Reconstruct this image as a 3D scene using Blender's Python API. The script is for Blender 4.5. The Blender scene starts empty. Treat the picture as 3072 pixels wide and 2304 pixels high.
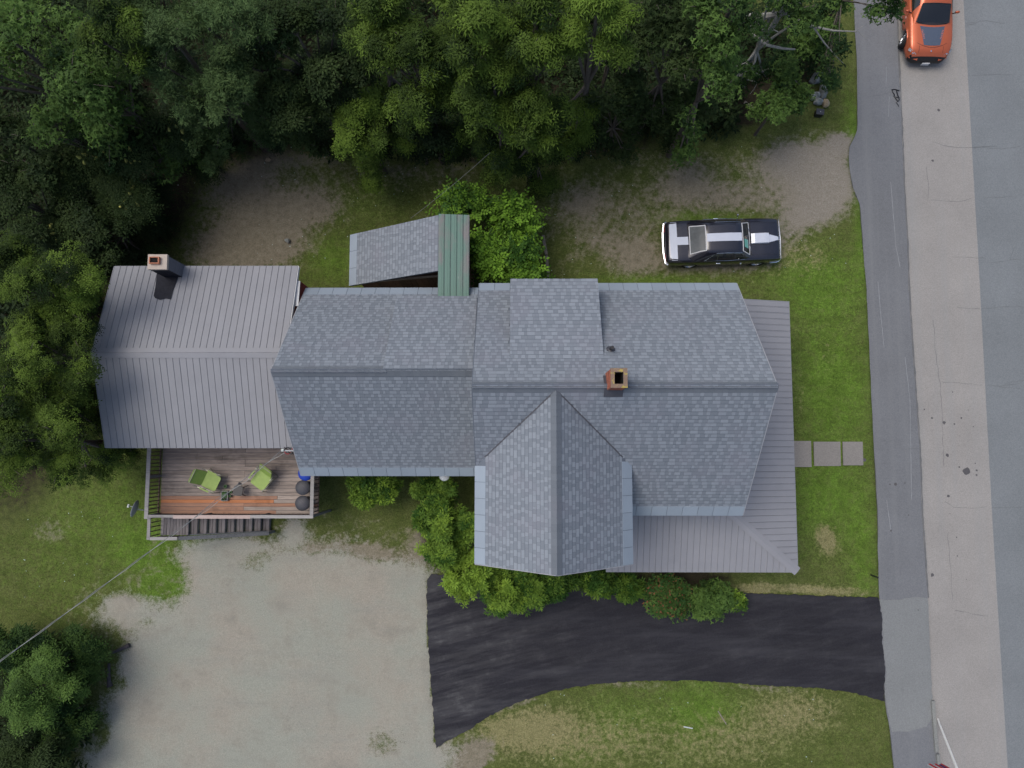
import bpy, math, random
import numpy as np
from mathutils import Vector, Matrix, Euler
from mathutils.geometry import tessellate_polygon

random.seed(7); RNG = np.random.default_rng(7)
scn = bpy.context.scene
COL = scn.collection
rad = math.radians

# ------------------------------------------------------------------ camera, sky, sun, exposure
H = 30.0
CAM_EUL = (rad(5.04), rad(0.458), rad(0.044))
FPX, CX, CY = 2170.0, 1536.0, 1152.0
cam_d = bpy.data.cameras.new('camera'); cam = bpy.data.objects.new('camera', cam_d); COL.objects.link(cam)
cam.location = (0, 0, H); cam.rotation_euler = CAM_EUL
cam_d.sensor_width = 36.0; cam_d.lens = 36.0 * FPX / 3072.0
cam_d.clip_start = 0.5; cam_d.clip_end = 3000
scn.camera = cam
SUN_EL, SUN_AZ = 65.0, 156.0          # azimuth measured from +X towards +Y: light comes from the left of the picture
w = bpy.data.worlds.new('World'); scn.world = w; w.use_nodes = True
wn = w.node_tree.nodes; wl = w.node_tree.links
sky = wn.new('ShaderNodeTexSky'); sky.sky_type = 'NISHITA'; sky.sun_disc = False
sky.sun_elevation = rad(SUN_EL); sky.sun_rotation = rad(90 - SUN_AZ)
sky.air_density = 1.0; sky.dust_density = 4.0; sky.ozone_density = 1.0
bg = wn['Background']; wl.new(sky.outputs[0], bg.inputs[0]); bg.inputs[1].default_value = 0.15
sd = bpy.data.lights.new('sun', 'SUN'); sun = bpy.data.objects.new('sun', sd); COL.objects.link(sun)
sd.energy = 1.4; sd.angle = rad(34); sd.color = (1.0, 0.97, 0.92)
_dir = Vector((math.cos(rad(SUN_EL)) * math.cos(rad(SUN_AZ)), math.cos(rad(SUN_EL)) * math.sin(rad(SUN_AZ)), math.sin(rad(SUN_EL))))
sun.rotation_euler = _dir.to_track_quat('Z', 'Y').to_euler(); sun.location = (-20, 25, 40)
vs = scn.view_settings; vs.view_transform = 'Standard'; vs.look = 'None'; vs.gamma = 1.0; vs.use_curve_mapping = False
vs.exposure = 0.08

# ------------------------------------------------------------------ pixel -> place helpers
RM = np.array(Euler(CAM_EUL, 'XYZ').to_matrix())
def ray(px, py):
    return RM @ np.array([(px - CX) / FPX, -(py - CY) / FPX, -1.0])
def P(px, py, z=0.0):
    d = ray(px, py); t = (z - H) / d[2]
    return Vector((d[0] * t, d[1] * t, z))
def hit(px, py, p0, n):
    d = Vector(ray(px, py)); o = Vector((0, 0, H)); t = (p0 - o).dot(n) / d.dot(n)
    return o + d * t
def P2(pts, z=0.0):
    return [P(x, y, z) for x, y in pts]

# ------------------------------------------------------------------ materials
MATS = {}
def new_mat(name):
    m = bpy.data.materials.new(name); m.use_nodes = True; nt = m.node_tree
    b = nt.nodes['Principled BSDF']; MATS[name] = m
    return m, nt, b
def N(nt, t, **kw):
    n = nt.nodes.new(t)
    for k, v in kw.items(): setattr(n, k, v)
    return n
def pos(nt, scale=(1, 1, 1)):
    g = N(nt, 'ShaderNodeNewGeometry'); v = N(nt, 'ShaderNodeVectorMath', operation='MULTIPLY'); v.inputs[1].default_value = scale
    nt.links.new(g.outputs['Position'], v.inputs[0]); return v.outputs[0]
def noise(nt, vec, scale, detail=4, rough=0.6):
    n = N(nt, 'ShaderNodeTexNoise'); n.inputs['Scale'].default_value = scale; n.inputs['Detail'].default_value = detail
    n.inputs['Roughness'].default_value = rough; nt.links.new(vec, n.inputs['Vector']); return n.outputs['Fac']
def mixc(nt, fac, a, b, typ='MIX'):
    n = N(nt, 'ShaderNodeMix', data_type='RGBA', blend_type=typ)
    for s, v in ((n.inputs['Factor'], fac), (n.inputs['A'], a), (n.inputs['B'], b)):
        if isinstance(v, (int, float)): s.default_value = v
        elif isinstance(v, (tuple, list)): s.default_value = (*v[:3], 1)
        else: nt.links.new(v, s)
    return n.outputs['Result']
def math_(nt, op, a, b=0.0, clamp=False):
    n = N(nt, 'ShaderNodeMath', operation=op); n.use_clamp = clamp
    for i, v in enumerate((a, b)):
        if isinstance(v, (int, float)): n.inputs[i].default_value = v
        else: nt.links.new(v, n.inputs[i])
    return n.outputs[0]
def ramp(nt, fac, lo, hi, a=0.0, b=1.0):
    n = N(nt, 'ShaderNodeMapRange'); n.clamp = True
    n.inputs['From Min'].default_value = lo; n.inputs['From Max'].default_value = hi
    n.inputs['To Min'].default_value = a; n.inputs['To Max'].default_value = b
    nt.links.new(fac, n.inputs['Value']); return n.outputs['Result']
def bump(nt, b, h, strength=0.3, dist=0.02):
    n = N(nt, 'ShaderNodeBump'); n.inputs['Strength'].default_value = strength; n.inputs['Distance'].default_value = dist
    nt.links.new(h, n.inputs['Height']); nt.links.new(n.outputs[0], b.inputs['Normal'])
def mul(c, k): return tuple(max(0, min(1, x * k)) for x in c)
def simple(name, col, rough=0.6, metal=0.0, var=0.12, scale=6.0, stretch=(1, 1, 1), spec=0.4, objvar=0.0, island=0.0, bumps=0.0, coat=0.0, fine=0.0):
    m, nt, b = new_mat(name)
    p = pos(nt, stretch)
    c = mixc(nt, ramp(nt, noise(nt, p, scale), 0.25, 0.75), mul(col, 1 - var), mul(col, 1 + var))
    if fine:
        f = ramp(nt, noise(nt, p, 45.0, 2), 0.2, 0.8, 1 - fine, 1 + fine)
        c = mixc(nt, 1.0, c, f, 'MULTIPLY')
    if objvar:
        oi = N(nt, 'ShaderNodeObjectInfo'); c = mixc(nt, 1.0, c, ramp(nt, oi.outputs['Random'], 0, 1, 1 - objvar, 1 + objvar), 'MULTIPLY')
    if island:
        g = N(nt, 'ShaderNodeNewGeometry'); c = mixc(nt, 1.0, c, ramp(nt, g.outputs['Random Per Island'], 0, 1, 1 - island, 1 + island), 'MULTIPLY')
    nt.links.new(c, b.inputs['Base Color'])
    b.inputs['Roughness'].default_value = rough; b.inputs['Metallic'].default_value = metal
    b.inputs['Specular IOR Level'].default_value = spec; b.inputs['Coat Weight'].default_value = coat
    if bumps: bump(nt, b, noise(nt, p, scale * 8, 3), bumps, 0.01)
    return m

# shingles: blended granule colours, lighter raised tabs and darker lower ones
def shingle_mat(name, k=1.0):
    m, nt, b = new_mat(name)
    g = N(nt, 'ShaderNodeNewGeometry'); oi = N(nt, 'ShaderNodeObjectInfo'); a = N(nt, 'ShaderNodeAttribute', attribute_name='tab')
    r = math_(nt, 'FRACT', math_(nt, 'ADD', g.outputs['Random Per Island'], oi.outputs['Random']))
    p = pos(nt)
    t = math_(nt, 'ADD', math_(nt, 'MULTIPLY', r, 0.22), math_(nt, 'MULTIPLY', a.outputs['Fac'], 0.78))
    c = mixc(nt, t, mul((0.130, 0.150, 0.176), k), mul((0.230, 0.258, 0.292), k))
    c = mixc(nt, ramp(nt, noise(nt, p, 0.8, 3), 0.5, 0.75, 0, 0.4), c, mul((0.205, 0.206, 0.242), k))
    c = mixc(nt, 1.0, c, ramp(nt, noise(nt, p, 60, 2), 0.2, 0.8, 0.88, 1.12), 'MULTIPLY')
    nt.links.new(c, b.inputs['Base Color']); b.inputs['Roughness'].default_value = 0.95; b.inputs['Specular IOR Level'].default_value = 0.15
    bump(nt, b, noise(nt, p, 120, 2), 0.12, 0.003)
    return m
shingle_mat('shingle'); shingle_mat('ridge_cap', 0.76)
simple('roof_deck', (0.13, 0.15, 0.18), 0.95, var=0.1, spec=0.1)
simple('metal_grey', (0.236, 0.241, 0.258), 0.62, var=0.05, scale=1.5, spec=0.35, objvar=0.02, fine=0.05)
simple('metal_porch', (0.232, 0.236, 0.253), 0.62, var=0.05, scale=1.5, spec=0.35, objvar=0.02, fine=0.05)
simple('metal_eave', (0.26, 0.308, 0.362), 0.5, var=0.04, scale=1.5, spec=0.4, objvar=0.05)
simple('seam_dark', (0.075, 0.078, 0.09), 0.8, var=0.1)  # dark colour for valleys, and under metal panels to paint in lap shadow
def green_metal():
    m, nt, b = new_mat('metal_green')
    p = pos(nt, (1.6, 0.55, 1)); f = ramp(nt, noise(nt, p, 1.0, 3), 0.46, 0.62)
    sp = N(nt, 'ShaderNodeSeparateXYZ'); nt.links.new(pos(nt), sp.inputs[0])
    f = math_(nt, 'MULTIPLY', f, ramp(nt, sp.outputs['Y'], 5.4, 6.6), True)
    c = mixc(nt, f, (0.110, 0.200, 0.165), (0.180, 0.172, 0.172))
    c = mixc(nt, ramp(nt, noise(nt, pos(nt, (1, 0.15, 1)), 16, 3), 0.68, 0.78, 0, 0.5), c, (0.42, 0.45, 0.43))
    nt.links.new(c, b.inputs['Base Color']); b.inputs['Roughness'].default_value = 0.6
green_metal()
simple('clapboard', (0.62, 0.61, 0.57), 0.7, var=0.06)
simple('red_wall', (0.20, 0.028, 0.036), 0.75, var=0.2, scale=3, stretch=(1, 1, 8))
simple('brown_board', (0.085, 0.050, 0.036), 0.85, var=0.45, scale=5, stretch=(6, 6, 0.6), objvar=0.3)
simple('white_trim', (0.55, 0.55, 0.55), 0.6, var=0.12, scale=5)
simple('grey_trim', (0.30, 0.31, 0.33), 0.6, var=0.1)
simple('window_glass', (0.03, 0.035, 0.045), 0.05, var=0.05, spec=0.6)
simple('brick', (0.33, 0.105, 0.062), 0.9, var=0.25, scale=9, island=0.35)
simple('mortar', (0.34, 0.31, 0.27), 0.95, var=0.2, scale=12)
def lichen():
    m, nt, b = new_mat('chimney_top'); p = pos(nt)
    c = mixc(nt, noise(nt, p, 14), (0.13, 0.095, 0.072), (0.25, 0.17, 0.12))
    c = mixc(nt, ramp(nt, noise(nt, p, 5, 3), 0.56, 0.62), c, (0.34, 0.27, 0.07))
    nt.links.new(c, b.inputs['Base Color']); b.inputs['Roughness'].default_value = 0.95
lichen()
simple('soot', (0.006, 0.005, 0.005), 0.95, var=0.1)
simple('concrete_cap', (0.42, 0.36, 0.31), 0.9, var=0.08, scale=10, fine=0.08)
simple('chimney_block', (0.13, 0.135, 0.16), 0.9, var=0.3, scale=8, stretch=(1, 1, 6))
simple('flue_clay', (0.42, 0.17, 0.10), 0.8)
simple('black_membrane', (0.018, 0.019, 0.026), 0.6, spec=.15, var=0.35, scale=9, bumps=0.5)
simple('black_plastic', (0.014, 0.014, 0.017), 0.45, var=0.15)
simple('lead', (0.06, 0.062, 0.075), 0.5)
# timber
def wood(name, a, bcol, along='X', tint=0.2):
    m, nt, b = new_mat(name)
    st = (0.7, 9, 9) if along == 'X' else (9, 0.7, 9)
    oi = N(nt, 'ShaderNodeObjectInfo'); g = N(nt, 'ShaderNodeNewGeometry')
    off = N(nt, 'ShaderNodeVectorMath', operation='ADD'); nt.links.new(pos(nt, st), off.inputs[0])
    cmb = N(nt, 'ShaderNodeCombineXYZ'); nt.links.new(math_(nt, 'MULTIPLY', oi.outputs['Random'], 37.0), cmb.inputs[0]); nt.links.new(cmb.outputs[0], off.inputs[1])
    c = mixc(nt, ramp(nt, noise(nt, off.outputs[0], 3.0, 5), 0.3, 0.7), a, bcol)
    dk = ramp(nt, noise(nt, pos(nt), 1.3, 4), 0.55, 0.75, 1.0, 0.6)
    c = mixc(nt, 1.0, c, dk, 'MULTIPLY')
    c = mixc(nt, 1.0, c, ramp(nt, oi.outputs['Random'], 0, 1, 1 - tint, 1 + tint), 'MULTIPLY')
    nt.links.new(c, b.inputs['Base Color']); b.inputs['Roughness'].default_value = 0.85; b.inputs['Specular IOR Level'].default_value = 0.2
wood('board_grey', (0.205, 0.172, 0.150), (0.37, 0.315, 0.275))
wood('board_orange', (0.42, 0.17, 0.075), (0.50, 0.22, 0.11), tint=0.06)
wood('board_worn', (0.24, 0.15, 0.115), (0.40, 0.22, 0.14), tint=0.12)
wood('board_stair', (0.125, 0.115, 0.115), (0.235, 0.215, 0.215), along='Y')
wood('rail_grey', (0.23, 0.225, 0.22), (0.34, 0.325, 0.31), tint=0.1)
wood('rail_pink', (0.36, 0.28, 0.25), (0.44, 0.36, 0.33), tint=0.08)
wood('rail_dark', (0.10, 0.105, 0.11), (0.185, 0.19, 0.195), tint=0.1)
wood('spindle', (0.085, 0.06, 0.05), (0.16, 0.12, 0.10), tint=0.25)
# leaves
def leaf_mat(name, lo, hi, trans=0.16, brown=0.0):
    m, nt, b = new_mat(name)
    a = N(nt, 'ShaderNodeAttribute', attribute_name='tint'); sp = N(nt, 'ShaderNodeSeparateColor'); nt.links.new(a.outputs['Color'], sp.inputs[0])
    c = mixc(nt, sp.outputs[0], lo, hi)
    c = mixc(nt, 1.0, c, ramp(nt, sp.outputs[1], 0, 1, 0.62, 1.38), 'MULTIPLY')
    if brown: c = mixc(nt, ramp(nt, sp.outputs[2], 1 - brown, 1 - brown + 0.02), c, (0.20, 0.085, 0.045))
    nt.links.new(c, b.inputs['Base Color']); b.inputs['Roughness'].default_value = 0.6; b.inputs['Specular IOR Level'].default_value = 0.09
    t = N(nt, 'ShaderNodeBsdfTranslucent'); nt.links.new(mixc(nt, 1.0, c, (1.1, 1.25, 0.5), 'MULTIPLY'), t.inputs[0])
    mx = N(nt, 'ShaderNodeMixShader'); mx.inputs[0].default_value = trans
    nt.links.new(b.outputs[0], mx.inputs[1]); nt.links.new(t.outputs[0], mx.inputs[2])
    nt.links.new(mx.outputs[0], nt.nodes['Material Output'].inputs['Surface'])
leaf_mat('leaf_ash', (0.012, 0.026, 0.007), (0.100, 0.160, 0.024))
leaf_mat('leaf_locust', (0.012, 0.026, 0.007), (0.110, 0.172, 0.026))
leaf_mat('leaf_maple', (0.013, 0.034, 0.011), (0.082, 0.145, 0.032))
leaf_mat('leaf_willow', (0.016, 0.035, 0.013), (0.074, 0.120, 0.042))
leaf_mat('leaf_dark', (0.011, 0.023, 0.009), (0.036, 0.058, 0.018))
leaf_mat('leaf_sumac', (0.018, 0.036, 0.014), (0.038, 0.062, 0.019))
leaf_mat('leaf_bright', (0.030, 0.075, 0.014), (0.17, 0.32, 0.035))
leaf_mat('leaf_shrub', (0.030, 0.076, 0.014), (0.175, 0.275, 0.036))
leaf_mat('leaf_vine', (0.035, 0.085, 0.022), (0.085, 0.15, 0.034), brown=0.16)
simple('bark', (0.085, 0.072, 0.06), 0.9, var=0.35, scale=9)
simple('bark_pale', (0.24, 0.235, 0.215), 0.9, var=0.3, scale=9)
simple('flower_cone', (0.30, 0.30, 0.075), 0.8, var=0.2, objvar=0.25)
simple('rock', (0.20, 0.215, 0.205), 0.9, var=0.4, scale=6, objvar=0.2, bumps=0.6)
simple('rock_tan', (0.36, 0.29, 0.19), 0.9, var=0.3, scale=6, bumps=0.5)
# paving
def paving(name, col, var=0.08, speck=0.22, crack=False, streak=None):
    m, nt, b = new_mat(name); p = pos(nt)
    c = mixc(nt, ramp(nt, noise(nt, p, 0.35, 4), 0.3, 0.7), mul(col, 1 - var), mul(col, 1 + var))
    c = mixc(nt, 1.0, c, ramp(nt, noise(nt, p, 24, 3, 0.8), 0.28, 0.72, 1 - speck, 1 + speck), 'MULTIPLY')
    if streak:
        st, amt, dcol = streak
        c = mixc(nt, ramp(nt, noise(nt, pos(nt, st), 1.0, 5, 0.65), 0.48, 0.72, 0, amt), c, dcol)
    if crack:
        sp = N(nt, 'ShaderNodeSeparateXYZ'); nt.links.new(p, sp.inputs[0]); wear = ramp(nt, sp.outputs['X'], -3.6, 3.0, 1.0, 0.25)
        rot = N(nt, 'ShaderNodeVectorRotate'); rot.rotation_type = 'Z_AXIS'; rot.inputs['Angle'].default_value = rad(-14); nt.links.new(p, rot.inputs['Vector'])
        st2 = N(nt, 'ShaderNodeVectorMath', operation='MULTIPLY'); st2.inputs[1].default_value = (0.28, 2.2, 1); nt.links.new(rot.outputs[0], st2.inputs[0])
        d1 = ramp(nt, noise(nt, st2.outputs[0], 1.0, 6, 0.7), 0.42, 0.70, 0, 0.9); d2 = ramp(nt, noise(nt, p, 1.4, 5, 0.7), 0.5, 0.75, 0.35, 1.0)
        c = mixc(nt, math_(nt, 'MULTIPLY', math_(nt, 'MULTIPLY', d1, d2), wear, True), c, (0.150, 0.150, 0.150))
    nt.links.new(c, b.inputs['Base Color']); b.inputs['Roughness'].default_value = 0.92; b.inputs['Specular IOR Level'].default_value = 0.2
    bump(nt, b, noise(nt, p, 55, 2), 0.35, 0.006)
paving('asphalt_road', (0.165, 0.180, 0.188), streak=((1.2, 0.08, 1), 0.25, (0.17, 0.185, 0.20)))
paving('asphalt_lane', (0.262, 0.252, 0.238), streak=((1.6, 0.06, 1), 0.35, (0.235, 0.245, 0.245)))
paving('asphalt_walk', (0.146, 0.153, 0.162), streak=((1.8, 0.05, 1), 0.5, (0.182, 0.190, 0.195)))
paving('asphalt_apron', (0.178, 0.188, 0.188), streak=((1.0, 0.1, 1), 0.3, (0.19, 0.20, 0.205)))
paving('asphalt_new', (0.0200, 0.0200, 0.0250), var=0.12, speck=0.3, crack=True, streak=((0.16, 1.5, 1), 0.45, (0.055, 0.056, 0.064)))
paving('dust', (0.10, 0.10, 0.105), speck=0.4)
paving('concrete_slab', (0.215, 0.203, 0.188), speck=0.2)
paving('granite', (0.205, 0.212, 0.200), speck=0.3)
simple('crack_fill', (0.115, 0.12, 0.122), 0.9)
simple('crack_pale', (0.26, 0.275, 0.29), 0.9)
simple('oil', (0.075, 0.072, 0.075), 0.6, var=0.2)
# car and object materials
def paint(name, col, rough=0.18, coat=1.0, var=0.04):
    simple(name, col, rough, var=var, scale=2, spec=0.5, coat=coat)
paint('paint_black', (0.010, 0.010, 0.017), 0.25, 1.0, 0.25)
paint('paint_white', (0.50, 0.54, 0.62), 0.3, 0.6)
simple('paint_orange', (0.50, 0.115, 0.045), 0.38, 0.45, var=.03, scale=2, coat=.6)
simple('decal_grey', (0.062, 0.082, 0.12), 0.45, var=0.12, scale=30)
simple('decal_text', (0.50, 0.16, 0.12), 0.5)
simple('chrome', (0.75, 0.76, 0.78), 0.12, 1.0, var=0.03)
simple('bright_trim', (0.60, 0.61, 0.63), 0.3, var=.05)
simple('rim', (0.55, 0.57, 0.60), 0.25, 0.9, var=0.05)
simple('tyre', (0.012, 0.012, 0.013), 0.85)
simple('car_glass', (0.012, 0.014, 0.017), 0.06, var=0.05, spec=0.7)
simple('car_glass_rear', (0.085, 0.095, 0.102), 0.35, var=0.25, spec=0.22)  # sky reflection painted in: base colour paler than the other car glass
simple('sign_teal', (0.13, 0.38, 0.32), 0.6)
simple('sign_pale', (0.45, 0.58, 0.54), 0.6)
simple('lamp_lens', (0.42, 0.44, 0.46), 0.15, var=0.3, scale=40)
simple('plate_white', (0.55, 0.56, 0.58), 0.4, var=0.08, scale=40)
simple('chair_green', (0.235, 0.34, 0.075), 0.55, var=0.1, scale=9)
simple('chair_tube', (0.34, 0.35, 0.27), 0.35, 0.6)
simple('bin_dark', (0.050, 0.052, 0.060), 0.55, var=0.12)
simple('bin_blue', (0.010, 0.042, 0.33), 0.45)
simple('dish_grey', (0.26, 0.275, 0.29), 0.5)
simple('dish_pale', (0.48, 0.53, 0.51), 0.5)
simple('cable_grey', (0.16, 0.165, 0.165), 0.6)
simple('cable_alu', (0.34, 0.35, 0.34), 0.4, 0.3)
simple('red_plastic', (0.40, 0.05, 0.06), 0.5)
simple('pot_purple', (0.085, 0.075, 0.10), 0.6)
simple('plant_green', (0.06, 0.13, 0.04), 0.7, var=0.3, scale=30)
simple('plank_old', (0.21, 0.185, 0.155), 0.9, var=0.3, scale=5, stretch=(8, 1, 1))
simple('pole_white', (0.70, 0.71, 0.69), 0.5, var=0.12)
simple('flag_red', (0.42, 0.035, 0.045), 0.8); simple('flag_white', (0.55, 0.55, 0.56), 0.8); simple('flag_blue', (0.025, 0.035, 0.17), 0.8)
simple('log', (0.055, 0.05, 0.055), 0.9, var=0.4, scale=10)
simple('white_lamp', (0.55, 0.57, 0.56), 0.4)

# ground: cover weights live in two attributes (what grows or lies where), noise breaks their edges
def ground_mat():
    m, nt, b = new_mat('ground'); p = pos(nt)
    A = N(nt, 'ShaderNodeAttribute', attribute_name='cov_a'); B = N(nt, 'ShaderNodeAttribute', attribute_name='cov_b')
    sa = N(nt, 'ShaderNodeSeparateColor'); nt.links.new(A.outputs['Color'], sa.inputs[0])
    sb = N(nt, 'ShaderNodeSeparateColor'); nt.links.new(B.outputs['Color'], sb.inputs[0])
    bare, grav, lush = sa.outputs; dry, litter, pink = sb.outputs
    n1 = noise(nt, p, 1.1, 6, 0.68); n2 = noise(nt, p, 4.5, 5, 0.7); n3 = noise(nt, p, 22, 3, 0.7); n4 = noise(nt, p, 60, 2, 0.7)
    def edge(wt, nz, amp, lo=0.35, hi=0.65):
        return ramp(nt, math_(nt, 'ADD', wt, math_(nt, 'MULTIPLY', math_(nt, 'SUBTRACT', nz, 0.5), amp)), lo, hi)
    g = mixc(nt, edge(lush, n2, 1.1, 0.2, 0.8), (0.088, 0.106, 0.032), (0.098, 0.175, 0.024))
    n5 = noise(nt, p, 2.3, 5, 0.7)
    g = mixc(nt, ramp(nt, n5, 0.48, 0.72, 0, 0.5), g, (0.128, 0.142, 0.052))
    g = mixc(nt, ramp(nt, n5, 0.50, 0.30, 0, 0.6), g, (0.050, 0.078, 0.016))
    g = mixc(nt, ramp(nt, n1, 0.40, 0.70, 0, 0.5), g, (0.052, 0.072, 0.016))
    g = mixc(nt, edge(dry, n2, 1.3), g, (0.190, 0.180, 0.084))
    g = mixc(nt, 1.0, g, ramp(nt, n3, 0.25, 0.75, 0.50, 1.5), 'MULTIPLY')
    g = mixc(nt, 1.0, g, ramp(nt, noise(nt, p, 9, 4, 0.75), 0.25, 0.75, 0.72, 1.28), 'MULTIPLY')
    d = mixc(nt, ramp(nt, n2, 0.3, 0.7), (0.150, 0.132, 0.092), (0.225, 0.205, 0.155))
    d = mixc(nt, pink, d, mixc(nt, n2, (0.178, 0.162, 0.132), (0.245, 0.226, 0.192)))
    d = mixc(nt, 1.0, d, ramp(nt, n3, 0.25, 0.75, 0.68, 1.32), 'MULTIPLY')
    c = mixc(nt, edge(bare, math_(nt, 'ADD', math_(nt, 'MULTIPLY', n2, 0.55), math_(nt, 'MULTIPLY', n5, 0.45)), 2.3, 0.3, 0.75), g, d)
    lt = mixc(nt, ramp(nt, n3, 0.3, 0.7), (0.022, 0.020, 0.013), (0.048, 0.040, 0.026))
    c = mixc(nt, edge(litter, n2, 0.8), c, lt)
    gv = mixc(nt, ramp(nt, noise(nt, p, 0.45, 5, 0.6), 0.40, 0.62), (0.270, 0.278, 0.234), (0.292, 0.272, 0.226))
    gv = mixc(nt, ramp(nt, noise(nt, pos(nt, (0.3, 1.6, 1)), 1.0, 5), 0.5, 0.72, 0, 0.5), gv, (0.235, 0.238, 0.21))
    gv = mixc(nt, 1.0, gv, ramp(nt, n3, 0.25, 0.75, 0.80, 1.20), 'MULTIPLY')
    gv = mixc(nt, 1.0, gv, ramp(nt, n4, 0.2, 0.8, 0.72, 1.28), 'MULTIPLY')
    gv = mixc(nt, ramp(nt, noise(nt, p, 9, 4, 0.75), 0.60, 0.72, 0, 0.5), gv, (0.16, 0.16, 0.14))
    gv = mixc(nt, ramp(nt, noise(nt, p, 0.9, 6, 0.72), 0.52, 0.70, 0, 0.6), gv, (0.205, 0.202, 0.172))
    c = mixc(nt, edge(grav, math_(nt, 'ADD', math_(nt, 'MULTIPLY', n2, 0.6), math_(nt, 'MULTIPLY', n3, 0.4)), 1.7, 0.28, 0.72), c, gv)
    nt.links.new(c, b.inputs['Base Color']); b.inputs['Roughness'].default_value = 0.97; b.inputs['Specular IOR Level'].default_value = 0.1
    bump(nt, b, math_(nt, 'ADD', n3, n4), 0.5, 0.03)
ground_mat()
leaf_mat('grass_blade', (0.105, 0.105, 0.038), (0.100, 0.185, 0.026), trans=0.25)

# ------------------------------------------------------------------ object helpers
ORG = {}
def org(o): return ORG.get(o.name, Vector((0, 0, 0)))
def thing(name, label, cat, loc=(0, 0, 0), group=None, rz=0.0):
    o = bpy.data.objects.new(name, None); COL.objects.link(o); o.location = loc; o.rotation_euler = (0, 0, rz)
    o.empty_display_size = 0.2
    tag(o, label, cat, group); ORG[o.name] = Vector(loc); return o
def tag(o, label, cat, group=None):
    o['label'] = label; o['category'] = cat
    if group: o['group'] = group
def link(name, me, mat, parent=None, local=False):
    o = bpy.data.objects.new(name, me); COL.objects.link(o)
    if mat and not me.materials: me.materials.append(MATS[mat])
    if parent is not None:
        o.parent = parent; ORG[o.name] = org(parent)
    return o
def mk(name, V, F, mat, parent=None, smooth=False, local=False, kind=None):
    off = Vector((0, 0, 0)) if (local or parent is None) else org(parent)
    me = bpy.data.meshes.new(name); me.from_pydata([tuple(Vector(v) - off) for v in V], [], F); me.update()
    if smooth: me.polygons.foreach_set('use_smooth', [True] * len(me.polygons))
    o = link(name, me, mat, parent)
    if kind: o['kind'] = kind
    return o
class MB:
    def __init__(s): s.V = []; s.F = []
    def add(s, V, F):
        k = len(s.V); s.V += [Vector(v) for v in V]; s.F += [tuple(i + k for i in f) for f in F]; return s
    def box(s, c, d, rz=0.0, M=None):
        c = Vector(c); hx, hy, hz = d[0] / 2, d[1] / 2, d[2] / 2
        R = M or Matrix.Rotation(rz, 3, 'Z')
        V = [c + R @ Vector((x * hx, y * hy, z * hz)) for z in (-1, 1) for x, y in ((-1, -1), (1, -1), (1, 1), (-1, 1))]
        return s.add(V, [(3, 2, 1, 0), (4, 5, 6, 7), (0, 1, 5, 4), (1, 2, 6, 5), (2, 3, 7, 6), (3, 0, 4, 7)])
    def beam(s, a, b, wd, ht, up=Vector((0, 0, 1))):
        a, b = Vector(a), Vector(b); x = (b - a).normalized(); y = up.cross(x).normalized(); z = x.cross(y)
        M = Matrix((x, y, z)).transposed()
        return s.box((a + b) / 2, ((b - a).length, wd, ht), M=M)
    def tube(s, pts, rads, n=8, cap=True):
        pts = [Vector(p) for p in pts]; k0 = len(s.V)
        if isinstance(rads, (int, float)): rads = [rads] * len(pts)
        prev = None
        for i, p in enumerate(pts):
            d = (pts[min(i + 1, len(pts) - 1)] - pts[max(i - 1, 0)])
            d = d.normalized() if d.length > 1e-9 else Vector((0, 0, 1))
            if prev is None: a = d.orthogonal().normalized()
            else: a = (prev - d * prev.dot(d)); a = a.normalized() if a.length > 1e-6 else d.orthogonal().normalized()
            prev = a; bb = d.cross(a)
            for j in range(n):
                t = 2 * math.pi * j / n; s.V.append(p + (a * math.cos(t) + bb * math.sin(t)) * rads[i])
        for i in range(len(pts) - 1):
            for j in range(n):
                q = k0 + i * n; s.F.append((q + j, q + (j + 1) % n, q + n + (j + 1) % n, q + n + j))
        if cap:
            s.F.append(tuple(k0 + j for j in range(n))[::-1]); e = k0 + (len(pts) - 1) * n; s.F.append(tuple(e + j for j in range(n)))
        return s
    def lathe(s, c, prof, n=20, cap=True):
        c = Vector(c); k0 = len(s.V)
        for r, z in prof:
            for j in range(n):
                t = 2 * math.pi * j / n; s.V.append(c + Vector((r * math.cos(t), r * math.sin(t), z)))
        for i in range(len(prof) - 1):
            for j in range(n):
                q = k0 + i * n; s.F.append((q + j, q + (j + 1) % n, q + n + (j + 1) % n, q + n + j))
        if cap:
            s.F.append(tuple(k0 + j for j in range(n))[::-1]); e = k0 + (len(prof) - 1) * n; s.F.append(tuple(e + j for j in range(n)))
        return s
    def slab(s, top, t):
        top = [Vector(v) for v in top]; n = (top[1] - top[0]).cross(top[2] - top[0]).normalized()
        if n.z < 0: top = top[::-1]; n = -n
        k = len(top); V = top + [v - n * t for v in top]
        return s.add(V, [tuple(range(k)), tuple(range(2 * k - 1, k - 1, -1))] + [(i, i + k, (i + 1) % k + k, (i + 1) % k) for i in range(k)])
    def prism(s, poly, z0, z1):
        k = len(poly); V = [Vector((p[0], p[1], z0)) for p in poly] + [Vector((p[0], p[1], z1)) for p in poly]
        tri = tessellate_polygon([[Vector((p[0], p[1], 0)) for p in poly]])
        F = []
        area = sum(poly[i][0] * poly[(i + 1) % k][1] - poly[(i + 1) % k][0] * poly[i][1] for i in range(k))
        for t in tri:
            a = (poly[t[1]][0] - poly[t[0]][0]) * (poly[t[2]][1] - poly[t[0]][1]) - (poly[t[1]][1] - poly[t[0]][1]) * (poly[t[2]][0] - poly[t[0]][0])
            t = tuple(t) if a > 0 else tuple(t[::-1]); F.append(tuple(i + k for i in t)); F.append(t[::-1])
        for i in range(k):
            j = (i + 1) % k
            F.append((i, j, j + k, i + k) if area > 0 else (j, i, i + k, j + k))
        return s.add(V, F)
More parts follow.
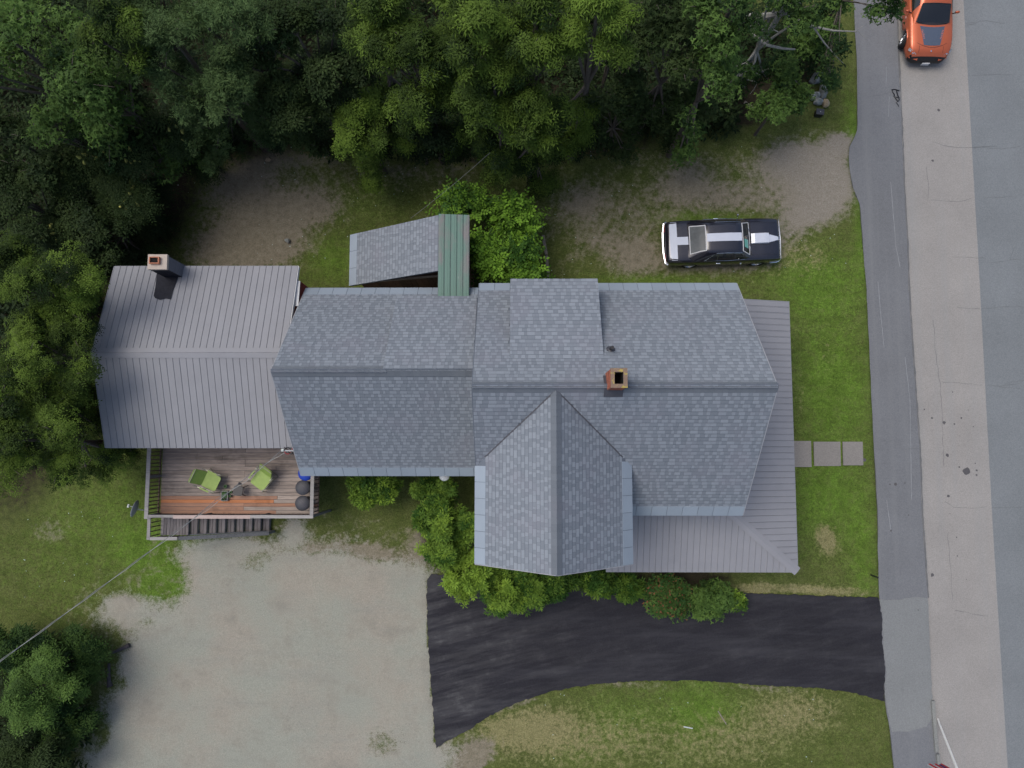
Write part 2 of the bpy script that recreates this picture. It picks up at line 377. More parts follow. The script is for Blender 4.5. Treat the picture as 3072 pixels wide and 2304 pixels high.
    def mk(s, name, mat, parent=None, **kw): return mk(name, s.V, s.F, mat, parent, **kw)
def struct(o): o['kind'] = 'structure'; return o
def stuff(o): o['kind'] = 'stuff'; return o
def quad_mesh(name, V, Q, tint=None, attr='tint'):
    V = np.asarray(V, np.float32); Q = np.asarray(Q, np.int32); k = Q.shape[1]
    me = bpy.data.meshes.new(name); me.vertices.add(len(V)); me.vertices.foreach_set('co', V.ravel())
    me.loops.add(Q.size); me.loops.foreach_set('vertex_index', Q.ravel())
    me.polygons.add(len(Q)); me.polygons.foreach_set('loop_start', np.arange(0, Q.size, k, dtype=np.int32))
    if tint is not None:
        a = me.attributes.new(attr, 'FLOAT_COLOR', 'POINT'); c = np.ones((len(V), 4), np.float32); c[:, :3] = tint
        a.data.foreach_set('color', c.ravel())
    me.update(calc_edges=True); return me

# ================================================================== THE SETTING
WALK_L = [(2552, -160), (2561, 0), (2571, 193), (2573, 386), (2566, 410), (2549, 434), (2547, 470), (2549, 506), (2561, 569), (2580, 607), (2594, 796), (2600, 871),
          (2609, 1063), (2620, 1304), (2626, 1410), (2634, 1546), (2634, 1649), (2638, 1788), (2655, 2102), (2672, 2203), (2682, 2304), (2695, 2480)]
WALK_R = [(2683, -160), (2690, 48), (2699, 265), (2706, 410), (2711, 554), (2720, 699), (2725, 846), (2735, 1015), (2747, 1184), (2759, 1353), (2766, 1546),
          (2776, 1697), (2783, 1793), (2795, 2083), (2819, 2304), (2838, 2480)]
LANE_R = [(2881, -160), (2890, 0), (2935, 779), (2976, 1546), (3023, 2304), (3034, 2480)]
ZR = -0.10                      # road level; the walk stands a kerb above it
def world_line(pts, z):
    return [(P(x, y, z).x, P(x, y, z).y) for x, y in pts]
WL = world_line(WALK_L, 0.02); WR = world_line(WALK_R, 0.02); LR = world_line(LANE_R, ZR)
def xat(line, y):
    ys = [p[1] for p in line]; xs = [p[0] for p in line]
    return np.interp(y, ys[::-1], xs[::-1])

DRIVE = [(1295, 1722), (1400, 1729), (1800, 1757), (2100, 1774), (2272, 1781), (2420, 1786), (2560, 1791), (2634, 1793), (2640, 1815), (2648, 1865), (2646, 1905), (2651, 1960), (2656, 2020), (2652, 2060), (2653, 2103),
         (2561, 2079), (2465, 2065), (2272, 2055), (2103, 2042), (1910, 2042), (1789, 2051), (1645, 2076), (1570, 2101), (1500, 2131), (1445, 2163), (1391, 2198), (1345, 2220), (1309, 2245),
         (1302, 2198), (1296, 2090), (1288, 1986), (1283, 1880), (1280, 1793), (1281, 1740)]
LOT = [(560, 1640), (700, 1612), (800, 1640), (868, 1588), (905, 1585), (935, 1625), (985, 1632), (1050, 1628), (1120, 1650), (1200, 1670), (1262, 1690), (1300, 1725), (1340, 1900), (1340, 2200), (1350, 2240), (1370, 2260), (1350, 2304), (1330, 2500),
       (180, 2500), (235, 2304), (290, 2200), (300, 2120), (330, 2075), (325, 2010), (345, 1960), (385, 1915), (330, 1880), (285, 1850), (330, 1800), (395, 1790), (520, 1810), (560, 1770), (545, 1700), (520, 1670)]
def inside(X, Y, poly):
    r = np.zeros(X.shape, bool); n = len(poly)
    for i in range(n):
        x1, y1 = poly[i][:2]; x2, y2 = poly[(i + 1) % n][:2]
        c = ((y1 > Y) != (y2 > Y)); xx = (x2 - x1) * (Y - y1) / (y2 - y1 + 1e-12) + x1; r ^= c & (X < xx)
    return r
def poly_dist(X, Y, poly):
    d = np.full(X.shape, 1e9); n = len(poly)
    for i in range(n):
        x1, y1 = poly[i][:2]; x2, y2 = poly[(i + 1) % n][:2]; dx, dy = x2 - x1, y2 - y1
        t = np.clip(((X - x1) * dx + (Y - y1) * dy) / (dx * dx + dy * dy + 1e-9), 0, 1)
        d = np.minimum(d, np.hypot(X - x1 - t * dx, Y - y1 - t * dy))
    return np.where(inside(X, Y, poly), d, -d)

def build_ground():
    st = 0.16; xs = np.arange(-26, 30.001, st); ys = np.arange(-19, 27.001, st)
    X, Y = np.meshgrid(xs, ys); nx, ny = len(xs), len(ys)
    Z = 0.02 * np.sin(X * 0.9 + 1.3) * np.sin(Y * 0.8) + 0.012 * np.sin(X * 2.3) * np.sin(Y * 2.9 + 1) - 0.03
    xl = np.interp(Y, [p[1] for p in WL][::-1], [p[0] for p in WL][::-1])
    s = np.clip((X - xl - 0.06) / 0.12, 0, 1); Z = Z * (1 - np.clip((X - xl + 1.2) / 1.0, 0, 1)) - 0.32 * s
    lot = poly_dist(X, Y, world_line(LOT, 0)); drv = poly_dist(X, Y, world_line(DRIVE, 0))
    Z = np.where(drv > -0.6, Z * np.clip(-drv / 0.6, 0, 1) - 0.05 * np.clip(drv / 0.12 + 1, 0, 1), Z)
    bare = np.zeros_like(X); lush = np.full_like(X, 0.15); dry = np.full_like(X, 0.12); litter = np.zeros_like(X); pink = np.zeros_like(X)
    def blob(arr, px, py, rx, ry, v, ang=0.0):
        c = P(px, py, 0); a = rad(ang); dx = X - c.x; dy = Y - c.y
        u = (dx * math.cos(a) + dy * math.sin(a)) / rx; t = (-dx * math.sin(a) + dy * math.cos(a)) / ry
        np.copyto(arr, np.clip(arr + v * np.exp(-(u * u + t * t)), 0, 1))
    # bare earth and worn gravel of the back yard and the parking place
    for a in ((800, 690, 2.2, 1.3, 1.0, 25), (960, 620, 1.0, 0.8, .45, 0), (760, 500, 1.4, 0.7, .55, 30), (700, 560, 1.6, .8, .35, 10), (640, 760, 1.6, 1.0, .5, 0), (880, 470, 1.2, .5, .3, 0), (720, 620, 2.6, 1.6, .35, 20), (820, 760, 1.8, .6, .5, 0), (1180, 520, 2.2, .5, .28, 0), (1000, 480, 1.6, .4, .25, 0)): blob(bare, *a)
    for a in ((1900, 760, 1.4, 1.0, .85, 0), (2130, 790, 2.6, .55, .7, 0), (1780, 720, .8, .7, .4, 0), (2050, 545, 1.2, .8, .75, 0), (1750, 610, .9, .7, .6, 0), (2200, 600, 2.0, .6, .45, 0)): blob(bare, *a)
    for a in ((2450, 520, 1.5, 1.5, 1.0, 0), (2350, 480, 1.2, .9, .65, 0), (2430, 640, 1.3, .7, .7, 0), (2520, 430, .6, .5, .9, 0), (2360, 700, .9, .7, .55, 0), (2500, 560, .9, 1.0, .7, 0)):
        blob(bare, *a); blob(pink, *a)
    for a in ((1930, 640, 2.6, 1.0, .42, 0), (1650, 680, 1.6, 1.0, .3, 0), (1400, 560, 7, 1.6, .14, 0), (900, 560, 4, 2.0, .14, 0), (2250, 560, 2.4, 1.2, .35, 0), (2150, 480, 2.0, .7, .25, 0), (1800, 560, 2.2, .8, .25, 0), (2250, 760, 1.5, .6, .4, 0), (1450, 480, 3.0, .7, .30, 0), (1900, 470, 1.5, .5, .3, 0), (1700, 800, .7, .9, .3, 0)): blob(bare, *a)
    for a in ((2480, 1620, .45, .7, .8, 20), (2440, 1770, 2.4, .2, .75, -3), (2250, 1770, .8, .25, .6, 0)): blob(dry, *a); blob(bare, a[0], a[1], a[2], a[3], a[4] * .35, a[5])
    for a in ((1450, 2250, .7, .5, .9, 30), (1400, 2290, .6, .5, .9, 0), (1560, 2110, 1.0, .14, .7, 17), (1900, 2055, 2.5, .13, .55, 0), (2300, 2066, 2.0, .12, .55, -3)): blob(bare, *a)
    for a in ((150, 1590, .8, .8, .45, 0), (450, 1880, .5, .5, .4, 0), (1260, 1640, .5, .9, .6, 0)): blob(bare, *a)
    # lush and dry grass
    for a in ((2450, 850, 2.0, 1.5, .7, 0), (2500, 1150, 1.6, 2.6, .8, 0), (2590, 700, .4, 2.0, .6, 0), (2480, 1500, 1.8, 2.0, .65, 0), (2560, 400, .45, 1.8, .6, 0), (2590, 1680, .6, 2.0, .5, 0)): blob(lush, *a)
    for a in ((1000, 780, 1.2, 1.0, .55, 0), (600, 1700, 2.0, 1.6, .55, 0), (430, 1640, 1.2, .8, .5, 0), (1100, 600, 2.5, 1.2, .25, 0), (1950, 840, 3.0, .3, .5, 0), (2100, 650, 2.2, .3, .5, 0), (480, 1760, 1.0, .7, .6, 0)): blob(lush, *a)
    for a in ((2100, 2130, 1.6, 1.2, .5, 0), (1850, 2150, 1.2, .9, .25, 0), (1750, 2250, 1.6, .8, .25, 0), (2000, 2200, 6, 1.6, .22, 0), (250, 1620, 3, 3, .3, 0), (400, 1500, 1.5, 1.5, .2, 0)): blob(lush, *a)
    for a in ((1750, 2220, 3.5, 1.5, .42, 0), (2400, 2130, 2.2, 1.0, .40, 0), (2200, 2230, 3.0, 1.4, .34, 0), (1500, 2200, 1.2, .8, .4, 0), (2330, 750, 1.4, 1.2, .42, 0), (2450, 780, .6, .8, .3, 0), (1950, 470, 2.5, .8, .2, 0), (1500, 560, 7, 1.5, .16, 0), (1000, 600, 4, 1.8, .14, 0), (1620, 2180, 1.2, .8, .35, 0), (2480, 1060, .3, 1.4, .25, 0), (2400, 1200, .3, 2, .25, 0)): blob(dry, *a)
    # leaf litter under the wood and the hedges
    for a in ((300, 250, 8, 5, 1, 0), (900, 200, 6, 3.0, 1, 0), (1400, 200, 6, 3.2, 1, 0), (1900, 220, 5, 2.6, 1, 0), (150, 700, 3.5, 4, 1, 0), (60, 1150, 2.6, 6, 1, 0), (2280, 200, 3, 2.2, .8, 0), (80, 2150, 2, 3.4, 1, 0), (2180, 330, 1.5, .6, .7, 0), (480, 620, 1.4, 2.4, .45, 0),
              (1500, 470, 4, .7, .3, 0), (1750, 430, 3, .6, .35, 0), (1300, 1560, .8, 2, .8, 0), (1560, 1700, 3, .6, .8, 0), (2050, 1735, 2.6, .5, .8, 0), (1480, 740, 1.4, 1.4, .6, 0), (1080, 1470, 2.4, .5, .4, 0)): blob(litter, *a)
    gravel = np.clip(0.5 + lot / 1.5, 0, 1)
    for px, py, rx, ry in ((475, 1730, .75, .6), (330, 1985, .4, 1.0), (1150, 2230, .9, .7), (310, 2200, .4, .8), (440, 1870, .5, .3), (370, 2050, .3, .3)):
        blob(gravel, px, py, rx, ry, -.5)
    for px, py, rx, ry in ((880, 1585, .35, .6), (700, 1640, 1.5, .25), (360, 1810, .6, .25)): blob(gravel, px, py, rx, ry, .5)
    gravel = np.where(drv > 0, 0, gravel)
    bare = np.where((lot > -1.2) & (lot < 0.3), np.clip(bare + 0.28, 0, 1), bare)
    for a in ((1100, 1660, 1.6, .35, .8, -8), (900, 1650, 1.2, .3, .6, 0), (760, 1690, 1.0, .5, .5, 0)):
        blob(bare, *a); blob(gravel, a[0], a[1], a[2] * .8, a[3], -.45, a[5])
    # far skirt
    V = np.stack([X, Y, Z], -1).reshape(-1, 3); idx = np.arange(nx * ny).reshape(ny, nx)
    Q = np.stack([idx[:-1, :-1], idx[:-1, 1:], idx[1:, 1:], idx[1:, :-1]], -1).reshape(-1, 4)
    bx = [(-900, -900), (900, -900), (900, 900), (-900, 900)]; cor = [idx[0, 0], idx[0, -1], idx[-1, -1], idx[-1, 0]]
    k = len(V); V = np.vstack([V, [[x, y, -0.33] for x, y in bx]])
    # ring of quads joined along the grid border corners (border edges are nearly level)
    Q = np.vstack([Q, [[k, k + 1, cor[1], cor[0]], [k + 1, k + 2, cor[2], cor[1]], [k + 2, k + 3, cor[3], cor[2]], [k + 3, k, cor[0], cor[3]]]])
    pad = lambda a: np.concatenate([a.ravel(), np.zeros(4)])
    me = quad_mesh('ground', V, Q, np.stack([pad(bare), pad(gravel), pad(lush)], -1), 'cov_a')
    a = me.attributes.new('cov_b', 'FLOAT_COLOR', 'POINT'); c = np.ones((len(V), 4), np.float32); c[:, :3] = np.stack([pad(dry), pad(litter), pad(pink)], -1); a.data.foreach_set('color', c.ravel())
    me.polygons.foreach_set('use_smooth', np.ones(len(Q), bool))
    struct(link('ground', me, 'ground'))
    return xs, ys, X, Y, Z, dict(bare=bare, grav=gravel, lush=lush, dry=dry, litter=litter, drv=drv, lot=lot, walk=X - xl)
GX, GY, X_, Y_, Z_, COV = build_ground()

def paved(name, poly, z0, z1, mat):
    return struct(MB().prism(poly, z0, z1).mk(name, mat))
ytop, ybot = WL[0][1], WL[-1][1]
def ext(line, dy=60):
    (x0, y0), (x1, y1) = line[0], line[1]; (x2, y2), (x3, y3) = line[-2], line[-1]
    a = (x0 + (x0 - x1) / (y0 - y1) * dy, y0 + dy); b = (x3 + (x3 - x2) / (y3 - y2) * -dy, y3 - dy)
    return [a] + line + [b]
SEAM_T = (P(2690, 1792, .02).y, P(2690, 2100, .02).y)
def jag(line, amp=0.02, step=0.25):
    out = []; r = random.Random(3)
    for a, b in zip(line, line[1:]):
        n = max(1, int(math.hypot(b[0] - a[0], b[1] - a[1]) / step))
        for i in range(n):
            t = i / n; out.append((a[0] + (b[0] - a[0]) * t + r.uniform(-amp, amp), a[1] + (b[1] - a[1]) * t + (r.uniform(-amp, amp) if i else 0)))
    return out + [line[-1]]
def densify(line, ys):
    return [(float(xat(line, y)), y) for y in ys]
EW_L, EW_R, EL_R = ext(WL), ext(WR), ext(LR)
top_, bot_ = ytop + 58, ybot - 58
def band(L, R, y1, y0, jl=0.0, jr=0.0, n=None):
    n = n or int((y1 - y0) / 0.5) + 1; r = random.Random(int(y1 * 7)); ysd = np.linspace(y1, y0, n)
    left = [(float(xat(L, y)) + r.uniform(-jl, jl), y) for y in ysd]; right = [(float(xat(R, y)) + r.uniform(-jr, jr), y) for y in ysd]
    return left + right[::-1]
walk = paved('sidewalk', band(EW_L, EW_R, top_, bot_, 0.012, 0.012, n=420), -0.30, 0.02, 'asphalt_walk')
lane = paved('parking_lane', band(EW_R, EL_R, top_, bot_, 0.0, 0.004), -0.32, ZR + 0.006, 'asphalt_lane')
road_r = [(x + 6.5, y) for x, y in EL_R]
road = paved('road', band(EL_R, road_r, top_, bot_), -0.33, ZR, 'asphalt_road')
paved('far_sidewalk', band(road_r, [(x + 1.8, y) for x, y in road_r], top_, bot_), -0.31, 0.02, 'asphalt_walk')
# concrete-grey apron where the new driveway meets the street
ap = [(2639, 1799), (2700, 1800), (2740, 1792), (2783, 1795), (2796, 2090), (2796, 2155), (2780, 2180), (2720, 2196), (2675, 2196), (2661, 2130), (2656, 2103), (2655, 2060), (2658, 2020), (2653, 1960), (2649, 1905), (2651, 1865), (2643, 1815)]
paved('driveway_apron', jag(world_line(ap, 0.03), 0.03), -0.05, 0.028, 'asphalt_apron')
drive = struct(MB().prism(jag(world_line(DRIVE, 0.02), 0.03, 0.1), -0.12, 0.022).mk('driveway', 'asphalt_new'))
# joints, cracks, stains: thin pieces lying on the paving, parts of it
def strip(name, pxs, z, wd, mat, parent, jit=0.02):
    pts = [P(x, y, z) for x, y in pxs]; r = random.Random(int(pxs[0][0] * 13 + pxs[0][1])); line = []
    for a, b in zip(pts, pts[1:]):
        n = max(1, int((b - a).length / 0.18))
        for i in range(n): line.append(a.lerp(b, i / n) + Vector((r.uniform(-jit, jit), r.uniform(-jit, jit), 0)))
    line.append(pts[-1]); V = []; F = []
    for i, p in enumerate(line):
        d = (line[min(i + 1, len(line) - 1)] - line[max(i - 1, 0)]).normalized(); nrm = Vector((-d.y, d.x, 0))
        ww = wd * r.uniform(0.35, 1.0) / 2; V += [p + nrm * ww, p - nrm * ww]
        if i: F.append((2 * i - 2, 2 * i - 1, 2 * i + 1, 2 * i))
    return mk(name, V, F, mat, parent)
zl = ZR + 0.0095
for pts in ([(2990, 439), (2940, 440), (2890, 443), (2830, 437), (2800, 425)], [(2915, 593), (2880, 605), (2840, 603), (2790, 600)], [(2960, 775), (2920, 772), (2860, 771)], [(2830, 1148), (2890, 1150), (2945, 1155)], [(2783, 605), (2786, 560), (2780, 500)],
            [(2800, 960), (2806, 1050), (2820, 1150), (2826, 1250), (2832, 1400)], [(2960, 1520), (2910, 1525), (2860, 1522), (2835, 1505)], [(2940, 925), (2900, 926), (2870, 922)], [(2965, 1850), (2900, 1838), (2865, 1830)], [(2858, 1800), (2850, 1680), (2843, 1600)], [(2930, 70), (2900, 75)]):
    strip('crack', pts, zl, 0.018, 'crack_fill', lane)
for pts in ([(3060, 439), (3005, 447), (2945, 441)], [(3050, 590), (2990, 592), (2952, 594)], [(3060, 776), (3000, 786), (2972, 788)], [(3070, 920), (3010, 921), (2945, 926)], [(3072, 1140), (3020, 1150), (3000, 1162), (3060, 1165)], [(2960, 1155), (3000, 1160), (3060, 1150)], [(3068, 1522), (3020, 1524), (2975, 1523)],
            [(3010, 70), (2960, 62), (2900, 70)], [(3040, 225), (2990, 222), (2915, 226)], [(3030, 780), (3045, 740)]):
    strip('crack', pts, ZR + 0.0045, 0.018, 'crack_fill', road)
for pts in ([(2700, 1348), (2757, 1345)], [(2560, 48), (2688, 50)], [(2600, 291), (2650, 283), (2700, 270)]):
    strip('crack', pts, 0.0245, 0.02, 'crack_fill', walk, 0.01)
for pts in ([(2672, 545), (2678, 620), (2688, 740), (2700, 800)], [(2634, 845), (2642, 940), (2652, 1040)], [(2664, 350), (2668, 290)], [(2658, 260), (2660, 200)], [(2660, 1500), (2672, 1590)], [(2715, 1070), (2730, 1200), (2735, 1500)]):
    strip('scrape_line', pts, 0.0245, 0.022, 'crack_pale', walk, 0.006)
seam = [p for p in WALK_R if -20 <= p[1] <= 1800]
strip('kerb_joint', [(x + 3, y) for x, y in seam], 0.0245, 0.05, 'crack_fill', walk, 0.012)
def stain(px, py, r, parent, z, mat='oil'):
    c = P(px, py, z); rr = random.Random(int(px * 7 + py)); n = 14
    V = [c + Vector((math.cos(t) * r * k, math.sin(t) * r * k, 0)) for t, k in ((2 * math.pi * i / n, rr.uniform(.75, 1.2)) for i in range(n))]
    return mk('oil_stain', V, [tuple(range(n))], mat, parent)
for px, py, r in ((2900, 1413, 11), (2842, 1366, 5), (2832, 1268, 5), (2884, 1254, 3), (2796, 1254, 3), (2773, 1228, 2.5), (2878, 1401, 3), (2930, 1411, 3), (2930, 1425, 3), (2845, 1488, 4), (2858, 1176, 2), (2863, 1272, 2.5), (2797, 1725, 5), (2872, 1668, 2), (2899, 1738, 1.5), (2870, 1612, 2), (2816, 330, 5), (2798, 482, 4), (2926, 1390, 2), (2920, 1280, 1.5), (2905, 1230, 1.2), (2850, 1541, 1.2)):
    stain(px, py, r / 72.0, lane, zl + 0.001, 'oil')
for px, py, r in ((2687, 1453, 4.5), (2670, 1453, 2.5), (2715, 1449, 2), (2594, 1380, 5), (2673, 1592, 3), (2726, 1545, 2), (2755, 1830, 2)): stain(px, py, r / 72.0, walk, 0.0246 if py < 1800 else 0.033)
# kerb stones near the lower edge
for i, (a, b) in enumerate((((2796, 2102), (2808, 2256)), ((2811, 2262), (2826, 2400)))):
    pa, pb = P(*a, 0.05), P(*b, 0.05)
    o = MB().beam(pa + Vector((0.02, 0, -0.13)), pb + Vector((0.02, 0, -0.13)), 0.13, 0.36).mk('kerb_stone', 'granite')
    tag(o, ('longer granite kerb stone set along the sidewalk edge beside the white pole', 'granite kerb stone cut off by the lower picture edge under the flag')[i], 'kerb stone', 'granite kerb stones')
# front walk: three concrete slabs
for i, (x0, x1, y0, y1, lab) in enumerate(((2365, 2433, 1323, 1401, 'concrete walk slab closest to the porch roof'), (2441, 2521, 1325, 1398, 'middle concrete walk slab between two grassy joints'), (2528, 2588, 1325, 1396, 'concrete walk slab next to the asphalt sidewalk'))):
    poly = world_line([(x0, y0), (x1, y0), (x1 + 2, y1), (x0 + 2, y1)], 0.02)
    if i == 0: poly[0] = (poly[0][0] - 1.2, poly[0][1]); poly[3] = (poly[3][0] - 1.2, poly[3][1])
    o = MB().prism(poly, -0.08, 0.025).mk('walk_slab', 'concrete_slab'); tag(o, lab, 'paving slab', 'slabs of the front walk')

# ================================================================== BUILDINGS
TABW = [0.09, 0.12, 0.15, 0.19, 0.24]; EXPO = 0.145
TABS = {}
BAND = 0.034      # dark granule band across each course head, painting in the shadow under the next butt
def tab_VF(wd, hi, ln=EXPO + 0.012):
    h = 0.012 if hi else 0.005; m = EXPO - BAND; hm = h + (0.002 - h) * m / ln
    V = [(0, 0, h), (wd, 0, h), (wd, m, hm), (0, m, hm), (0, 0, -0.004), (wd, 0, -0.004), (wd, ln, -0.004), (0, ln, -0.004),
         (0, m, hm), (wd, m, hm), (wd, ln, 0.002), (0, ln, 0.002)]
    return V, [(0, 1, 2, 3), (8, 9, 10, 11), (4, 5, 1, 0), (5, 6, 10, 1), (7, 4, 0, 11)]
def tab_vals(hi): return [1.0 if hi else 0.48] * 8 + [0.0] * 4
def set_tab(me, vals):
    a = me.attributes.new('tab', 'FLOAT', 'POINT'); a.data.foreach_set('value', np.asarray(vals, np.float32))
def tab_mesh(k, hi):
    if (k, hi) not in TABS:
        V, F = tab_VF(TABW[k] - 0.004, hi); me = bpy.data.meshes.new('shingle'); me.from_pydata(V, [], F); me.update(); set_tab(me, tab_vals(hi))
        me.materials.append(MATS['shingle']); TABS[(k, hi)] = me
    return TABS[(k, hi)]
class Plane:
    """roof plane: o = lower left corner on the eave, v along the eave, u up the slope"""
    def __init__(s, o, v, u, W, S):
        s.o, s.v, s.u, s.W, s.S = Vector(o), Vector(v).normalized(), Vector(u).normalized(), W, S
        s.n = s.v.cross(s.u).normalized()
        if s.n.z < 0: s.n = -s.n
    def at(s, a, b, h=0.0): return s.o + s.v * a + s.u * b + s.n * h
    def z(s, x, y): return s.o.z - ((x - s.o.x) * s.n.x + (y - s.o.y) * s.n.y) / s.n.z
    def slab(s, t=0.14): return MB().slab([s.at(0, 0), s.at(s.W, 0), s.at(s.W, s.S), s.at(0, s.S)], t)
def shingle(pl, part, s0, keep_n, skip=None, smax=None):
    r = random.Random(int(pl.W * 1000)); tabs = []
    s = s0
    while s < (smax or pl.S) - 0.03:
        a = -r.uniform(0, 0.2); hi = r.random() < 0.5
        while a < pl.W:
            k = r.randrange(5); a0 = max(a, 0.0); a1 = min(a + TABW[k], pl.W)
            if a1 - a0 > 0.02:
                c = pl.at((a0 + a1) / 2, s + EXPO / 2)
                if not (skip and skip(c)): tabs.append((c.z, a0, a1, s, hi, k, abs(a1 - a0 - TABW[k]) < 1e-6))
            a += TABW[k]; hi = (not hi) if r.random() < 0.9 else hi
        s += EXPO
    full = sorted((t for t in tabs if t[6]), key=lambda t: -t[0])[:keep_n]; fs = set(id(t) for t in full)
    right = pl.v.cross(pl.u).dot(pl.n) > 0
    M3 = Matrix((pl.v, pl.u, pl.n)).transposed()
    off = org(part)
    for z, a0, a1, s_, hi, k, f in full:
        o = bpy.data.objects.new('shingle', tab_mesh(k, hi)); COL.objects.link(o); o.parent = part
        if right: base = pl.at(a0 + 0.002, s_, 0.004); M = M3
        else: base = pl.at(a1 - 0.002, s_, 0.004); M = Matrix((-pl.v, pl.u, pl.n)).transposed()
        o.matrix_basis = Matrix.Translation(base - off) @ M.to_4x4()
    V = []; Q = []; tv = []
    for t in tabs:
        if id(t) in fs: continue
        z, a0, a1, s_, hi, k, f = t; tvv, tf = tab_VF(a1 - a0 - 0.004, hi); b = len(V)
        V += [tuple(pl.at(a0 + 0.002 + x, s_ + y, h + 0.004) - off) for x, y, h in tvv]
        Q += [tuple(i + b for i in (q if right else q[::-1])) for q in tf]; tv += tab_vals(hi)
    if V:
        me = quad_mesh('shingle_field', V, Q); me.polygons.foreach_set('use_smooth', [False] * len(Q)); set_tab(me, tv); o = link('shingle_field', me, 'shingle', part); o['kind'] = 'stuff'
def ridge_caps(a, b, part, half=0.16, slope=0.8, step=0.2):
    a, b = Vector(a), Vector(b); d = (b - a).normalized(); side = Vector((-d.y, d.x, 0)); n = int((b - a).length / step); step = (b - a).length / n
    dz = half * slope; V = [(0, half, -dz + .012), (0, 0, .026), (0, -half, -dz + .012), (step + .03, -half, -dz + .004), (step + .03, 0, .010), (step + .03, half, -dz + .004)]
    V += [(0, half, -dz - .01), (0, -half, -dz - .01)]
    me = bpy.data.meshes.new('ridge_cap'); me.from_pydata(V, [], [(1, 0, 5, 4), (2, 1, 4, 3), (0, 1, 2, 7, 6)]); me.update(); me.materials.append(MATS['ridge_cap']); set_tab(me, [0.5] * len(V))
    M = Matrix((d, side, Vector((0, 0, 1)))).transposed().to_4x4()
    for i in range(n):
        o = bpy.data.objects.new('ridge_cap', me); COL.objects.link(o); o.parent = part
        o.matrix_basis = Matrix.Translation(a + d * (i * step) - org(part)) @ M
def eave_strip(pl, part, s1, a0=0.0, a1=None, step=0.5, cut=0.0):
    a1 = pl.W if a1 is None else a1; n = max(1, round((a1 - a0) / step)); st = (a1 - a0) / n
    for i in range(n):
        x0, x1 = a0 + i * st + 0.006, a0 + (i + 1) * st - 0.006
        MB().slab([pl.at(x0, -0.03, .016), pl.at(x1, -0.03, .016), pl.at(x1, s1, .022), pl.at(x0, s1, .022)], 0.012).mk('eave_panel', 'metal_eave', part)
def metal_panels(pl, part, pitch, mat, clip=None, rib=0.02):
    n = round(pl.W / pitch); p = pl.W / n
    for i in range(n):
        a0, a1 = i * p, (i + 1) * p; g = 0.0035
        if clip:
            lo0, hi0 = clip(a0 + g); lo1, hi1 = clip(a1 - g)
        else: lo0 = lo1 = 0.0; hi0 = hi1 = pl.S
        if max(hi0 - lo0, hi1 - lo1) < 0.03: continue
        mb = MB(); h = .02
        mb.slab([pl.at(a0 + g, lo0 - .03, h), pl.at(a1 - g, lo1 - .03, h), pl.at(a1 - g, hi1, h), pl.at(a0 + g, hi0, h)], .018)
        # raised rib along the right edge
        r0, r1 = a1 - g - .035, a1 - g
        k = (hi1 - hi0) / max(p, 1e-6); hh0, hh1 = hi1 - k * .035, hi1; l0 = lo1 - (lo1 - lo0) / p * .035
        V = [pl.at(r0, l0 - .03, h), pl.at(r0 + .010, l0 - .03, h + rib), pl.at(r1 - .006, lo1 - .03, h + rib), pl.at(r1, lo1 - .03, h),
             pl.at(r0, hh0, h), pl.at(r0 + .010, hh0, h + rib), pl.at(r1 - .006, hh1, h + rib), pl.at(r1, hh1, h)]
        mb.add(V, [(0, 4, 5, 1), (1, 5, 6, 2), (2, 6, 7, 3), (0, 1, 2, 3), (7, 6, 5, 4)])
        mb.mk('metal_panel', mat, part)
def gable_walls(x0, x1, y0, y1, ze, zr, axis, base=-0.3):
    """closed wall body with gable ends; axis = ridge direction"""
    if axis == 'X':
        ym = (y0 + y1) / 2; sec = [(y0, base), (y1, base), (y1, ze), (ym, zr), (y0, ze)]; V = [(x, a, b) for x in (x0, x1) for a, b in sec]
    else:
        xm = (x0 + x1) / 2; sec = [(x0, base), (x1, base), (x1, ze), (xm, zr), (x0, ze)]; V = [(a, y, b) for y in (y1, y0) for a, b in sec]
    F = [(0, 1, 2, 3, 4)[::-1], (5, 6, 7, 8, 9)] + [(i, (i + 1) % 5, (i + 1) % 5 + 5, i + 5) for i in range(5)]
    return MB().add(V, F)
def window(parent, c, nrm, wd=0.8, ht=1.3):
    c = Vector(c); nrm = Vector(nrm); rz = math.atan2(nrm.y, nrm.x) - math.pi / 2 + math.pi
    t = Vector((-nrm.y, nrm.x, 0))
    def bx(mb, off, w_, h_, dz, depth):
        return mb.box(c + t * off + Vector((0, 0, dz)) + nrm * depth / 2, (w_, depth, h_), rz=math.atan2(t.y, t.x))
    win = bx(MB(), 0, wd, ht, 0, 0.03).mk('window', 'window_glass', parent)
    fr = MB()
    for s in (-1, 1):
        bx(fr, s * (wd / 2 + .045), .09, ht + .18, 0, .06); bx(fr, 0, wd, .09, s * (ht / 2 + .045), .06)
    bx(fr, 0, wd, .045, 0, .05); fr.mk('frame', 'white_trim', win)

